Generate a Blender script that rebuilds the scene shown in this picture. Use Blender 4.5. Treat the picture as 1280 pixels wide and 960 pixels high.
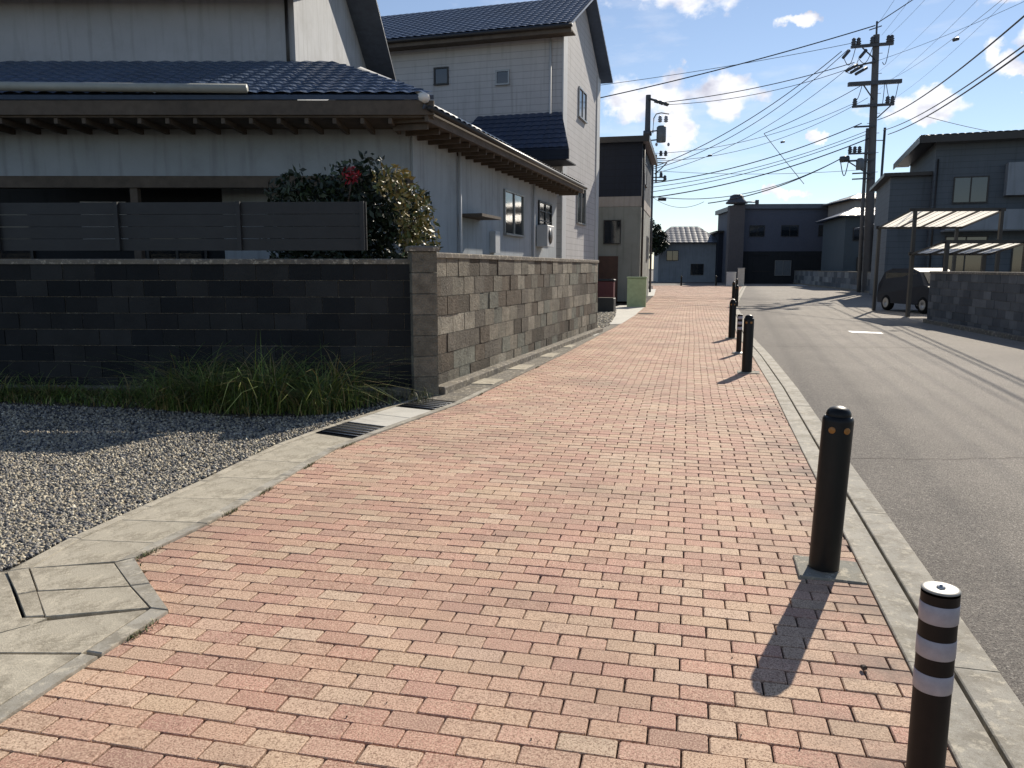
import bpy, math, random
import numpy as np
from mathutils import Matrix, Vector
random.seed(7); RS = np.random.RandomState(11)
R = math.radians
sc = bpy.context.scene
C = sc.collection
for o in list(bpy.data.objects): bpy.data.objects.remove(o)

# ------------------------------------------------------------------ camera
H = 1.55
cam = bpy.data.cameras.new('camera'); co = bpy.data.objects.new('camera', cam); C.objects.link(co)
co.location = (0, 0, H); co.rotation_euler = (R(90) - math.atan(145/960.0), 0, 0)
cam.sensor_width = 36; cam.lens = 36*960/1280.0; cam.clip_start = 0.05; cam.clip_end = 3000
sc.camera = co

# ------------------------------------------------------------------ light
AZ, EL = 31.5, 32.6
sdir = Vector((math.sin(R(AZ))*math.cos(R(EL)), math.cos(R(AZ))*math.cos(R(EL)), math.sin(R(EL))))
sl = bpy.data.lights.new('sun', 'SUN'); sl.energy = 4.6; sl.angle = R(0.45); sl.color = (1, .91, .78)
so = bpy.data.objects.new('sun', sl); C.objects.link(so); so.rotation_euler = sdir.to_track_quat('Z', 'Y').to_euler()
so.location = (0, 0, 60)
sc.view_settings.view_transform = 'Standard'; sc.view_settings.look = 'None'
sc.view_settings.exposure = 0.46; sc.view_settings.gamma = 1

W = bpy.data.worlds.new('World'); sc.world = W; W.use_nodes = True
nt = W.node_tree; nt.nodes.clear()
def N(nt, t, **k):
    n = nt.nodes.new(t)
    for a, b in k.items(): setattr(n, a, b)
    return n
def LK(nt, a, b): nt.links.new(a, b)
def mth(nt, op, a, b=None, c=None, clamp=False):
    n = nt.nodes.new('ShaderNodeMath'); n.operation = op; n.use_clamp = clamp
    for i, v in enumerate((a, b, c)):
        if v is None: continue
        if isinstance(v, (int, float)): n.inputs[i].default_value = v
        else: nt.links.new(v, n.inputs[i])
    return n.outputs[0]
out = N(nt, 'ShaderNodeOutputWorld'); bg = N(nt, 'ShaderNodeBackground'); LK(nt, bg.outputs[0], out.inputs[0])
sky = N(nt, 'ShaderNodeTexSky', sky_type='NISHITA'); sky.sun_disc = False
sky.sun_elevation = R(EL); sky.sun_rotation = R(AZ); sky.air_density = 1.0; sky.dust_density = 0.0; sky.ozone_density = 3.0
bg.inputs[1].default_value = 0.084
tc = N(nt, 'ShaderNodeTexCoord'); sep = N(nt, 'ShaderNodeSeparateXYZ'); LK(nt, tc.outputs['Generated'], sep.inputs[0])
yy = mth(nt, 'MAXIMUM', sep.outputs[1], 0.02)
ca = mth(nt, 'DIVIDE', sep.outputs[0], yy); cb = mth(nt, 'DIVIDE', sep.outputs[2], yy)
# cumulus banks: azimuth tangent, elevation tangent, half width, half height (directions, not pixels)
clouds = [(.205,.345,.085,.032),(.25,.375,.05,.02),(.31,.352,.014,.01),(.35,.30,.022,.008),(.435,.372,.03,.007),
 (.193,.222,.03,.022),(.252,.21,.05,.022),(.205,.175,.026,.036),(.295,.222,.03,.016),(.385,.165,.01,.009),
 (.352,.093,.027,.0055),(.60,.345,.036,.026),(.655,.292,.036,.020),(.70,.30,.03,.018),(.612,.25,.034,.013),(.60,.268,.014,.016),(.648,.222,.012,.007),
 (.50,.195,.058,.013),(.53,.205,.03,.014),(.15,.21,.03,.03),(-.27,.38,.07,.03),(.56,.375,.04,.02),(.63,.24,.02,.006)]
def wpre(scale, off):
    mp = N(nt, 'ShaderNodeMapping'); mp.inputs['Location'].default_value = off; LK(nt, tc.outputs['Generated'], mp.inputs[0])
    n = N(nt, 'ShaderNodeTexNoise'); n.inputs['Scale'].default_value = scale; n.inputs['Detail'].default_value = 9; n.inputs['Roughness'].default_value = .58
    LK(nt, mp.outputs[0], n.inputs['Vector']); return n.outputs['Fac']
ca = mth(nt, 'ADD', ca, mth(nt, 'MULTIPLY', mth(nt, 'SUBTRACT', wpre(30, (0,0,0)), .5), .085))
cb = mth(nt, 'ADD', cb, mth(nt, 'MULTIPLY', mth(nt, 'SUBTRACT', wpre(34, (4,2,7)), .5), .055))
acc = None
for (a, b, w, h) in clouds:
    dx = mth(nt, 'DIVIDE', mth(nt, 'SUBTRACT', ca, a), w*1.25); dy = mth(nt, 'DIVIDE', mth(nt, 'SUBTRACT', cb, b), h*1.35)
    r2 = mth(nt, 'ADD', mth(nt, 'MULTIPLY', dx, dx), mth(nt, 'MULTIPLY', dy, dy))
    v = mth(nt, 'SUBTRACT', 1.0, r2); v = mth(nt, 'MAXIMUM', v, -1.0)
    acc = v if acc is None else mth(nt, 'SMOOTH_MAX', acc, v, 0.3)
def wnoise(scale, detail, rough, off=(0,0,0), zs=1.5):
    mp = N(nt, 'ShaderNodeMapping'); mp.inputs['Scale'].default_value = (1, 1, zs); mp.inputs['Location'].default_value = off
    LK(nt, tc.outputs['Generated'], mp.inputs[0])
    n = N(nt, 'ShaderNodeTexNoise'); n.inputs['Scale'].default_value = scale; n.inputs['Detail'].default_value = detail
    n.inputs['Roughness'].default_value = rough; LK(nt, mp.outputs[0], n.inputs['Vector']); return n.outputs['Fac']
n1 = wnoise(21, 9, .52)
dens = mth(nt, 'ADD', mth(nt, 'MULTIPLY', acc, .75), mth(nt, 'MULTIPLY', mth(nt, 'SUBTRACT', n1, .52), 2.6))
# stray wisps everywhere else in the sky, for the light and for other views
n2 = wnoise(2.6, 8, .62, (3, 1, 0), 3)
gen = mth(nt, 'MULTIPLY', mth(nt, 'SUBTRACT', n2, .60), 4.0)
back = mth(nt, 'LESS_THAN', sep.outputs[1], 0.3)
dens = mth(nt, 'MAXIMUM', dens, mth(nt, 'MULTIPLY', gen, back))
mr = N(nt, 'ShaderNodeMapRange', interpolation_type='SMOOTHSTEP'); mr.inputs[1].default_value = 0.0; mr.inputs[2].default_value = 0.6
LK(nt, dens, mr.inputs[0])
veil = mth(nt, 'MULTIPLY', mth(nt, 'SUBTRACT', wnoise(7, 7, .6, (1, 5, 2), 4), .53, clamp=True), 1.4, clamp=True)
mask = mth(nt, 'MAXIMUM', mth(nt, 'MULTIPLY', mr.outputs[0], .97), veil)
up = mth(nt, 'GREATER_THAN', sep.outputs[2], 0.0); mask = mth(nt, 'MULTIPLY', mask, up)
n3 = wnoise(30, 5, .5, (.013, .02, -.03))
br = mth(nt, 'ADD', 8.2, mth(nt, 'MULTIPLY', mth(nt, 'SUBTRACT', n3, .45), 16.0)); br = mth(nt, 'MINIMUM', br, 9.3); br = mth(nt, 'MAXIMUM', br, 5.6)
cc = N(nt, 'ShaderNodeCombineColor'); LK(nt, mth(nt, 'MULTIPLY', br, .985), cc.inputs[0]); LK(nt, mth(nt, 'MULTIPLY', br, .99), cc.inputs[1]); LK(nt, mth(nt,'ADD',mth(nt, 'MULTIPLY', br, .86), 1.7), cc.inputs[2])
mx = N(nt, 'ShaderNodeMix', data_type='RGBA'); LK(nt, mask, mx.inputs[0]); hs = N(nt, 'ShaderNodeHueSaturation'); hs.inputs['Saturation'].default_value = .86; LK(nt, sky.outputs[0], hs.inputs['Color']); tn = N(nt, 'ShaderNodeVectorMath', operation='MULTIPLY'); tn.inputs[1].default_value = (1.0, .975, .99); LK(nt, hs.outputs[0], tn.inputs[0]); LK(nt, tn.outputs[0], mx.inputs[6]); LK(nt, cc.outputs[0], mx.inputs[7])
LK(nt, mx.outputs[2], bg.inputs[0])

# ------------------------------------------------------------------ materials
def mat(name, col, rough=.8, metal=0, spec=.5, var=.12, nscale=6, fine=0, finescale=200, bump=0, bscale=60, attr=None, extra=None, trans=0):
    m = bpy.data.materials.new(name); m.use_nodes = True; t = m.node_tree; t.nodes.clear()
    o = N(t, 'ShaderNodeOutputMaterial'); p = N(t, 'ShaderNodeBsdfPrincipled'); LK(t, p.outputs[0], o.inputs[0])
    p.inputs['Roughness'].default_value = rough; p.inputs['Metallic'].default_value = metal
    p.inputs['Specular IOR Level'].default_value = spec
    tx = N(t, 'ShaderNodeTexCoord'); vec = tx.outputs['Object']
    if attr:
        a = N(t, 'ShaderNodeAttribute', attribute_name=attr); base = a.outputs['Color']
    else:
        rgb = N(t, 'ShaderNodeRGB'); rgb.outputs[0].default_value = (*col, 1); base = rgb.outputs[0]
    def noise(s, d=4, r=.6):
        n = N(t, 'ShaderNodeTexNoise'); n.inputs['Scale'].default_value = s; n.inputs['Detail'].default_value = d
        n.inputs['Roughness'].default_value = r; LK(t, vec, n.inputs['Vector']); return n.outputs['Fac']
    def mul(base, fac, lo, hi, a=.25, b=.75):
        r_ = N(t, 'ShaderNodeMapRange'); r_.inputs[1].default_value = a; r_.inputs[2].default_value = b
        r_.inputs[3].default_value = lo; r_.inputs[4].default_value = hi; LK(t, fac, r_.inputs[0])
        v = N(t, 'ShaderNodeVectorMath', operation='SCALE'); LK(t, base, v.inputs[0]); LK(t, r_.outputs[0], v.inputs[3]); return v.outputs[0]
    if var: base = mul(base, noise(nscale, 6), 1-var, 1+var)
    if var: base = mul(base, noise(nscale*.13, 3), 1-var*.7, 1+var*.7)
    if fine: base = mul(base, noise(finescale, 2, .7), 1-fine, 1+fine)
    if extra: base = extra(t, base, vec, noise, mul, p)
    LK(t, base, p.inputs['Base Color'])
    if bump:
        bp = N(t, 'ShaderNodeBump'); bp.inputs['Strength'].default_value = min(1, bump); bp.inputs['Distance'].default_value = .02 if bump <= 1 else .02*bump
        LK(t, noise(bscale, 5, .65), bp.inputs['Height']); LK(t, bp.outputs[0], p.inputs['Normal'])
    if trans: p.inputs['Transmission Weight'].default_value = trans
    return m

def mixcol(t, base, fac, col):
    m = N(t, 'ShaderNodeMix', data_type='RGBA'); LK(t, fac, m.inputs[0]); LK(t, base, m.inputs[6]); m.inputs[7].default_value = (*col, 1); return m.outputs[2]
def rng(t, f, a, b, lo=0, hi=1):
    r_ = N(t, 'ShaderNodeMapRange'); r_.inputs[1].default_value = a; r_.inputs[2].default_value = b; r_.inputs[3].default_value = lo; r_.inputs[4].default_value = hi
    LK(t, f, r_.inputs[0]); return r_.outputs[0]

def paver_extra(t, base, vec, noise, mul, p):
    # exposed-aggregate speckle, then broad grime
    g = noise(170, 3, .7)
    base = mixcol(t, base, rng(t, g, .51, .57, 0, .62), (.80, .60, .43))
    base = mixcol(t, base, rng(t, noise(150, 3, .75), .52, .58, 0, .80), (.17, .085, .05))
    base = mixcol(t, base, rng(t, noise(14, 6, .75), .56, .74, 0, .35), (.20, .13, .09))
    base = mixcol(t, base, rng(t, noise(.55, 5, .6), .48, .70, 0, .50), (.23, .165, .125))
    sx_ = N(t, 'ShaderNodeSeparateXYZ'); LK(t, vec, sx_.inputs[0])
    gx = mth(t, 'SUBTRACT', sx_.outputs[0], mth(t, 'MULTIPLY', sx_.outputs[1], .26))
    dirt = mth(t, 'MULTIPLY', rng(t, noise(2.2, 6, .7), .40, .62, 0, 1), rng(t, gx, .25, .75, 0, 1))
    base = mixcol(t, base, mth(t, 'MULTIPLY', dirt, mth(t, 'MULTIPLY', rng(t, sx_.outputs[1], 14, 5, 0, 1), .8)), (.21, .155, .12))
    base = mixcol(t, base, rng(t, noise(1.9, 6, .7), .60, .80, 0, .45), (.56, .44, .33))
    return base
M_paver = mat('clay_paver', None, rough=.82, spec=.35, var=.10, nscale=9, attr='tint', extra=paver_extra, bump=.22, bscale=380)
M_joint = mat('joint_sand', (.062, .045, .036), rough=.95, var=.4, nscale=5, bump=.3, bscale=200)
def asph_extra(t, base, vec, noise, mul, p):
    v = N(t, 'ShaderNodeTexVoronoi'); v.inputs['Scale'].default_value = 115; LK(t, vec, v.inputs['Vector'])
    base = mixcol(t, base, rng(t, v.outputs['Distance'], .42, .12, 0, .6), (.33, .305, .27))
    base = mixcol(t, base, rng(t, noise(105, 3, .7), .56, .62, 0, .9), (.60, .56, .48))
    base = mixcol(t, base, rng(t, noise(95, 3, .7), .54, .61, 0, .8), (.03, .028, .026))
    base = mixcol(t, base, rng(t, noise(.35, 5, .65), .5, .7, 0, .25), (.05, .047, .045))
    sx_ = N(t, 'ShaderNodeSeparateXYZ'); LK(t, vec, sx_.inputs[0])   # darker, rougher strip of loose binder along the gutter
    gx = mth(t, 'SUBTRACT', sx_.outputs[0], mth(t, 'MULTIPLY', sx_.outputs[1], .285))
    gx = mth(t, 'ADD', gx, mth(t, 'MULTIPLY', mth(t, 'SUBTRACT', noise(1.1, 5, .65), .5), .9))
    base = mixcol(t, base, mth(t, 'MULTIPLY', rng(t, gx, 2.25, 1.35, 0, .55), rng(t, noise(40, 4, .7), .35, .6, .3, 1)), (.045, .040, .038))
    return base
M_asph = mat('asphalt', (.27, .24, .205), rough=.9, spec=.3, var=.14, nscale=1.4, extra=asph_extra, bump=.55, bscale=130)
def conc_extra(t, base, vec, noise, mul, p):
    base = mixcol(t, base, rng(t, noise(4.1, 9, .78), .46, .58, 0, .62), (.19, .165, .12))
    base = mixcol(t, base, rng(t, noise(15, 7, .8), .53, .60, 0, .6), (.60, .54, .42))
    base = mixcol(t, base, rng(t, noise(260, 2), .62, .70, 0, .7), (.09, .08, .07))
    return base
M_conc = mat('concrete_kerb', (.37, .345, .29), rough=.85, spec=.35, var=.15, nscale=4, fine=.16, finescale=240, extra=conc_extra, bump=.2, bscale=160)
M_lid = mat('concrete_drain_cover', (.46, .415, .325), rough=.88, spec=.3, var=.18, nscale=3, fine=.2, finescale=200, extra=conc_extra, bump=.25, bscale=140)
M_concd = mat('weathered_dark_concrete', (.15, .135, .115), rough=.9, spec=.3, var=.35, nscale=2.5, fine=.2, extra=conc_extra, bump=.3, bscale=90)
M_plate = mat('greenish_concrete_pad', (.24,.235,.20), rough=.9, var=.25, nscale=9, fine=.2, extra=conc_extra, bump=.25, bscale=90)
M_pale = mat('pale_new_concrete', (.52, .50, .44), rough=.85, var=.12, nscale=5, fine=.1, bump=.15, bscale=90)
M_soil = mat('soil', (.062, .050, .036), rough=.95, var=.4, nscale=7, fine=.3, finescale=90, bump=.8, bscale=40)
M_stone = mat('crushed_stone', None, rough=.75, spec=.5, var=.15, nscale=30, fine=.2, finescale=300, attr='tint')
M_gbase = mat('gravel_bed', (.12, .115, .10), rough=.95, var=.4, nscale=60, fine=.4, finescale=120, bump=1, bscale=60)
M_grass = mat('grass_blade', None, rough=.6, var=.15, nscale=10, attr='tint')
M_leaf = mat('leaf', None, rough=.5, var=.15, nscale=8, attr='tint')
M_bark = mat('bark', (.07, .052, .038), rough=.9, var=.3, nscale=20, bump=.6, bscale=40)
M_black = mat('black_painted_steel', (.004, .005, .0052), rough=.42, spec=.28, var=.25, nscale=30, fine=.12, finescale=120, bump=.05, bscale=220)
M_brown = mat('dark_brown_resin', (.011, .007, .006), rough=.5, spec=.25, var=.25, nscale=22, fine=.1)
M_refl = mat('white_reflective_band', (.32, .305, .34), rough=.36, spec=.6, var=.12, nscale=40, fine=.07, finescale=400)
M_cap = mat('grey_white_cap', (.27, .26, .23), rough=.5, var=.15, nscale=60, fine=.1)
M_steel = mat('galvanised_steel', (.38, .39, .40), rough=.42, metal=.8, var=.15, nscale=30)
M_orange = mat('orange_reflector', (.27, .12, .02), rough=.3, var=.1)
M_iron = mat('dark_iron_grate', (.010, .011, .012), rough=.75, spec=.12, metal=0, var=.2, nscale=30)
M_pole = mat('pole_concrete', (.12, .118, .118), rough=.8, var=.12, nscale=3, bump=.1)
M_pmet = mat('dark_pole_hardware', (.07, .075, .085), rough=.5, metal=.3, var=.15)
M_ins = mat('porcelain', (.30, .30, .32), rough=.25, var=.1)
M_wire = mat('black_cable', (.02, .02, .023), rough=.6, var=0)
M_tank = mat('transformer_grey', (.13, .145, .155), rough=.45, var=.12)
M_paint = mat('worn_white_road_paint', (.72, .72, .69), rough=.6, var=.12, nscale=12, fine=.2, finescale=120, bump=.1)
def stucco(name, col, **k):
    return mat(name, col, rough=.88, spec=.3, var=k.get('var', .09), nscale=1.3, fine=.06, finescale=60, bump=.12, bscale=90,
               extra=lambda t, b, v, noise, mul, p: streaks(t, mixcol(t, b, rng(t, noise(.9, 7, .7), .50, .72, 0, .4), (col[0]*.55, col[1]*.53, col[2]*.48)), v, col))
def streaks(t, b, v, col):
    mp = N(t, 'ShaderNodeMapping'); mp.inputs['Scale'].default_value = (5, 5, .35); LK(t, v, mp.inputs[0])
    n = N(t, 'ShaderNodeTexNoise'); n.inputs['Scale'].default_value = 1.4; n.inputs['Detail'].default_value = 6; LK(t, mp.outputs[0], n.inputs['Vector'])
    return mixcol(t, b, rng(t, n.outputs['Fac'], .52, .72, 0, .45), (col[0]*.5, col[1]*.49, col[2]*.46))
def siding(name, col, pitch=.22):
    def ex(t, b, v, noise, mul, p):
        s = N(t, 'ShaderNodeSeparateXYZ'); LK(t, v, s.inputs[0])
        f = mth(t, 'FRACT', mth(t, 'DIVIDE', s.outputs[2], pitch))
        g = mth(t, 'LESS_THAN', f, .07)
        return streaks(t, mixcol(t, b, mth(t, 'MULTIPLY', g, .6), (col[0]*.35, col[1]*.35, col[2]*.35)), v, col)
    return mat(name, col, rough=.7, spec=.35, var=.08, nscale=1.5, fine=.05, finescale=70, extra=ex)
M_wallA = stucco('pale_grey_render', (.42, .43, .44))
M_wallB = siding('light_grey_siding', (.47, .46, .455))
M_annex = stucco('grey_render', (.36, .39, .41))
M_darkwall = stucco('dark_shaded_render', (.025, .027, .03))  # deep shade of the grey house's ground floor is put into this colour
M_navy = siding('navy_cladding', (.012, .017, .030), .3)
M_greengrey = stucco('green_grey_render', (.26, .27, .245))
M_beige = stucco('beige_render', (.36, .33, .30))
M_slate = siding('slate_cladding', (.095, .115, .135), .25)
M_slatel = stucco('light_slate_render', (.24, .27, .30))
M_tile = mat('grey_roof_tile', (.085, .10, .125), rough=.45, spec=.6, var=.25, nscale=7, fine=.12)
M_navytile = mat('navy_roof_tile', (.028, .045, .085), rough=.42, spec=.6, var=.2, nscale=7)
M_bluetile = mat('blue_roof_tile', (.06, .095, .16), rough=.45, spec=.6, var=.2, nscale=7)
M_plaster = mat('white_ridge_plaster', (.72, .71, .68), rough=.7, var=.1)
M_wood = mat('brown_weathered_timber', (.10, .078, .058), rough=.8, var=.3, nscale=6, fine=.15, bump=.2)
M_door = mat('reddish_brown_door', (.075, .035, .022), rough=.55, var=.2, nscale=5)
M_frame = mat('aluminium_frame', (.30, .30, .29), rough=.4, metal=.5, var=.1)
M_bframe = mat('dark_bronze_frame', (.035, .032, .03), rough=.45, metal=.3, var=.1)
M_glass = mat('window_glass', (.012, .016, .02), rough=.06, spec=.9, var=.1, nscale=1)
M_shut = mat('white_shutter', (.50, .51, .51), rough=.6, var=.07)
M_gut = mat('pale_gutter', (.30, .31, .275), rough=.5, var=.12)
M_green = mat('pale_green_panel', (.38, .47, .27), rough=.7, var=.15)
M_red = mat('faded_red_paint', (.36, .03, .03), rough=.6, var=.15)
M_fence = mat('dark_metal_fence', (.018, .02, .022), rough=.6, var=.2)
def block_extra(t, base, vec, noise, mul, p):
    return base
M_block = mat('mixed_stone_block', None, rough=.9, spec=.3, var=.35, nscale=9, fine=.3, finescale=70, attr='tint', bump=1.6, bscale=28)
M_gblock = mat('grey_concrete_block', None, rough=.9, spec=.3, var=.2, nscale=4, fine=.15, attr='tint', bump=.3, bscale=70)
# translucent polycarbonate
M_poly = bpy.data.materials.new('translucent_polycarbonate'); M_poly.use_nodes = True; t = M_poly.node_tree; t.nodes.clear()
o_ = N(t, 'ShaderNodeOutputMaterial'); a_ = N(t, 'ShaderNodeBsdfTranslucent'); a_.inputs[0].default_value = (.95, .90, .80, 1)
d_ = N(t, 'ShaderNodeBsdfDiffuse'); d_.inputs[0].default_value = (.8, .78, .72, 1); m_ = N(t, 'ShaderNodeMixShader'); m_.inputs[0].default_value = .2
nz = N(t, 'ShaderNodeTexNoise'); nz.inputs['Scale'].default_value = 3
r_ = N(t, 'ShaderNodeMapRange'); r_.inputs[3].default_value = .1; r_.inputs[4].default_value = .35; LK(t, nz.outputs[0], r_.inputs[0]); LK(t, r_.outputs[0], m_.inputs[0])
LK(t, a_.outputs[0], m_.inputs[1]); LK(t, d_.outputs[0], m_.inputs[2]); LK(t, m_.outputs[0], o_.inputs[0])

# ------------------------------------------------------------------ mesh helpers
class MB:
    def __init__(s): s.v = []; s.f = []; s.c = []; s.M = None; s.sm = []
    def add(s, vs, fs, col=None, smooth=False):
        b = len(s.v)
        for p in vs:
            p = Vector(p)
            if s.M is not None: p = s.M @ p
            s.v.append(tuple(p)); s.c.append(col or (1, 1, 1))
        for f in fs: s.f.append(tuple(i+b for i in f)); s.sm.append(smooth)
        return s
    def box(s, x0, x1, y0, y1, z0, z1, col=None):
        return s.add([(x0,y0,z0),(x1,y0,z0),(x1,y1,z0),(x0,y1,z0),(x0,y0,z1),(x1,y0,z1),(x1,y1,z1),(x0,y1,z1)],
              [(3,2,1,0),(4,5,6,7),(0,1,5,4),(1,2,6,5),(2,3,7,6),(3,0,4,7)], col)
    def bbox(s, x0, x1, y0, y1, z0, z1, b=.01, col=None):   # top-bevelled box
        return s.add([(x0,y0,z0),(x1,y0,z0),(x1,y1,z0),(x0,y1,z0),(x0,y0,z1-b),(x1,y0,z1-b),(x1,y1,z1-b),(x0,y1,z1-b),
              (x0+b,y0+b,z1),(x1-b,y0+b,z1),(x1-b,y1-b,z1),(x0+b,y1-b,z1)],
              [(3,2,1,0),(0,1,5,4),(1,2,6,5),(2,3,7,6),(3,0,4,7),(4,5,9,8),(5,6,10,9),(6,7,11,10),(7,4,8,11),(8,9,10,11)], col)
    def prism(s, poly, z0, z1, b=0, col=None):
        a = sum(poly[i][0]*poly[(i+1)%len(poly)][1]-poly[(i+1)%len(poly)][0]*poly[i][1] for i in range(len(poly)))
        if a < 0: poly = poly[::-1]
        n = len(poly); vs = [(x, y, z0) for x, y in poly]
        fs = [tuple(reversed(range(n)))]
        if b:
            cx = sum(p[0] for p in poly)/n; cy = sum(p[1] for p in poly)/n
            vs += [(x, y, z1-b) for x, y in poly]
            for x, y in poly:
                d = math.hypot(x-cx, y-cy); k = 1-min(.4, b*1.4/d)
                vs.append((cx+(x-cx)*k, cy+(y-cy)*k, z1))
            for i in range(n):
                j = (i+1) % n; fs.append((i, j, n+j, n+i)); fs.append((n+i, n+j, 2*n+j, 2*n+i))
            fs.append(tuple(range(2*n, 3*n)))
        else:
            vs += [(x, y, z1) for x, y in poly]
            for i in range(n):
                j = (i+1) % n; fs.append((i, j, n+j, n+i))
            fs.append(tuple(range(n, 2*n)))
        return s.add(vs, fs, col)
    def lathe(s, prof, cx=0, cy=0, n=32, col=None, smooth=True, cap=True):
        vs = []; fs = []
        for r, z in prof:
            for k in range(n):
                a = 2*math.pi*k/n; vs.append((cx+r*math.cos(a), cy+r*math.sin(a), z))
        for i in range(len(prof)-1):
            for k in range(n):
                l = (k+1) % n; fs.append((i*n+k, i*n+l, (i+1)*n+l, (i+1)*n+k))
        s.add(vs, fs, col, smooth)
        if cap:
            vs = [vs[i] for i in range(n)] + [vs[(len(prof)-1)*n+i] for i in range(n)]
            s.add(vs, [tuple(reversed(range(n))), tuple(range(n, 2*n))], col)
        return s
    def tube(s, pts, r, n=6, col=None, r1=None):
        pts = [Vector(p) for p in pts]; vs = []; fs = []
        for i, p in enumerate(pts):
            d = (pts[min(i+1, len(pts)-1)]-pts[max(i-1, 0)]).normalized()
            u = d.cross(Vector((0, 0, 1)));
            if u.length < .05: u = d.cross(Vector((1, 0, 0)))
            u.normalize(); w = d.cross(u)
            rr = r if r1 is None else r+(r1-r)*i/(len(pts)-1)
            for k in range(n):
                a = 2*math.pi*k/n; vs.append(p+u*rr*math.cos(a)+w*rr*math.sin(a))
        for i in range(len(pts)-1):
            for k in range(n):
                l = (k+1) % n; fs.append((i*n+k, (i+1)*n+k, (i+1)*n+l, i*n+l))
        fs.append(tuple(range(n))); fs.append(tuple(reversed(range((len(pts)-1)*n, len(pts)*n))))
        return s.add(vs, fs, col, True)
    def slope(s, e0, e1, r1, r0, pitch=.27, course=.26, amp=.03, thick=.07):
        e0, e1, r1, r0 = map(Vector, (e0, e1, r1, r0))
        L = (e1-e0).length; Sl = ((r0+r1)/2-(e0+e1)/2).length
        nrm = (e1-e0).cross(r0-e0)
        if nrm.length < 1e-6: nrm = (e1-e0).cross(r1-e0)
        nrm.normalize()
        if nrm.z < 0: nrm = -nrm
        nu = max(2, int(L/pitch*5)); nc = max(1, int(Sl/course)); rows = []
        for j in range(nc):
            rows += [(j/nc, .022), ((j+1)/nc-1e-4, 0)]
        vs = []; fs = []
        for tv, st in rows:
            a = e0.lerp(r0, tv); b = e1.lerp(r1, tv); q0 = (a-e0).dot((e1-e0).normalized())
            for i in range(nu+1):
                p = a.lerp(b, i/nu); d = (p-e0).dot((e1-e0).normalized())
                h = abs(math.sin(math.pi*d/pitch))**.7
                vs.append(p+nrm*(h*amp+st))
        for j in range(len(rows)-1):
            for i in range(nu):
                q = j*(nu+1)+i; fs.append((q, q+1, q+nu+2, q+nu+1))
        s.add(vs, fs)
        lo = [e0-nrm*thick, e1-nrm*thick, r1-nrm*thick, r0-nrm*thick]; hi = [e0, e1, r1, r0]
        s.add(lo+hi, [(0,1,2,3),(7,6,5,4),(0,4,5,1),(1,5,6,2),(2,6,7,3),(3,7,4,0)])
        return s
    def build(s, name, m, parent=None, loc=None):
        me = bpy.data.meshes.new(name); me.from_pydata(s.v, [], s.f); me.materials.append(m)
        me.polygons.foreach_set('use_smooth', s.sm)
        if any(c != (1, 1, 1) for c in s.c):
            ca = me.color_attributes.new('tint', 'FLOAT_COLOR', 'POINT')
            arr = np.ones((len(s.v), 4), np.float32); arr[:, :3] = np.array(s.c); ca.data.foreach_set('color', arr.ravel())
        me.update()
        o = bpy.data.objects.new(name, me); C.objects.link(o)
        if parent is not None: o.parent = parent
        if loc: o.location = loc
        return o
def tag(o, label, cat, group=None):
    o['label'] = label; o['category'] = cat
    if group: o['group'] = group
    return o
def thing(name, label, cat, loc=(0,0,0), rz=0, group=None):
    o = bpy.data.objects.new(name, None); C.objects.link(o); o.location = loc; o.rotation_euler = (0, 0, rz); o.empty_display_size = .2
    return tag(o, label, cat, group)
def struct(o): o['kind'] = 'structure'; return o
def stuff(o): o['kind'] = 'stuff'; return o
def dup(root, loc, rz, label):
    r = root.copy(); C.objects.link(r); r.location = loc; r.rotation_euler = (0, 0, rz); r['label'] = label
    for ch in list(root.children):
        c = ch.copy(); C.objects.link(c); c.parent = r
        for g in list(ch.children):
            d = g.copy(); C.objects.link(d); d.parent = c
    return r
def npmesh(name, V, F, m, cols=None, parent=None, smooth=False):
    me = bpy.data.meshes.new(name); nv, nf, k = len(V), len(F), F.shape[1]
    me.vertices.add(nv); me.vertices.foreach_set('co', V.astype(np.float32).ravel())
    me.loops.add(nf*k); me.loops.foreach_set('vertex_index', F.astype(np.int32).ravel())
    me.polygons.add(nf); me.polygons.foreach_set('loop_start', np.arange(0, nf*k, k, dtype=np.int32))
    me.materials.append(m)
    if smooth: me.polygons.foreach_set('use_smooth', np.ones(nf, bool))
    me.update(calc_edges=True)
    if cols is not None:
        ca = me.color_attributes.new('tint', 'FLOAT_COLOR', 'POINT'); a = np.ones((nv, 4), np.float32); a[:, :3] = cols
        ca.data.foreach_set('color', a.ravel())
    o = bpy.data.objects.new(name, me); C.objects.link(o)
    if parent is not None: o.parent = parent
    return o
def interp(line, y):
    for (x0, y0), (x1, y1) in zip(line, line[1:]):
        if y <= y1: break
    return x0+(x1-x0)*(y-y0)/(y1-y0)

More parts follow.
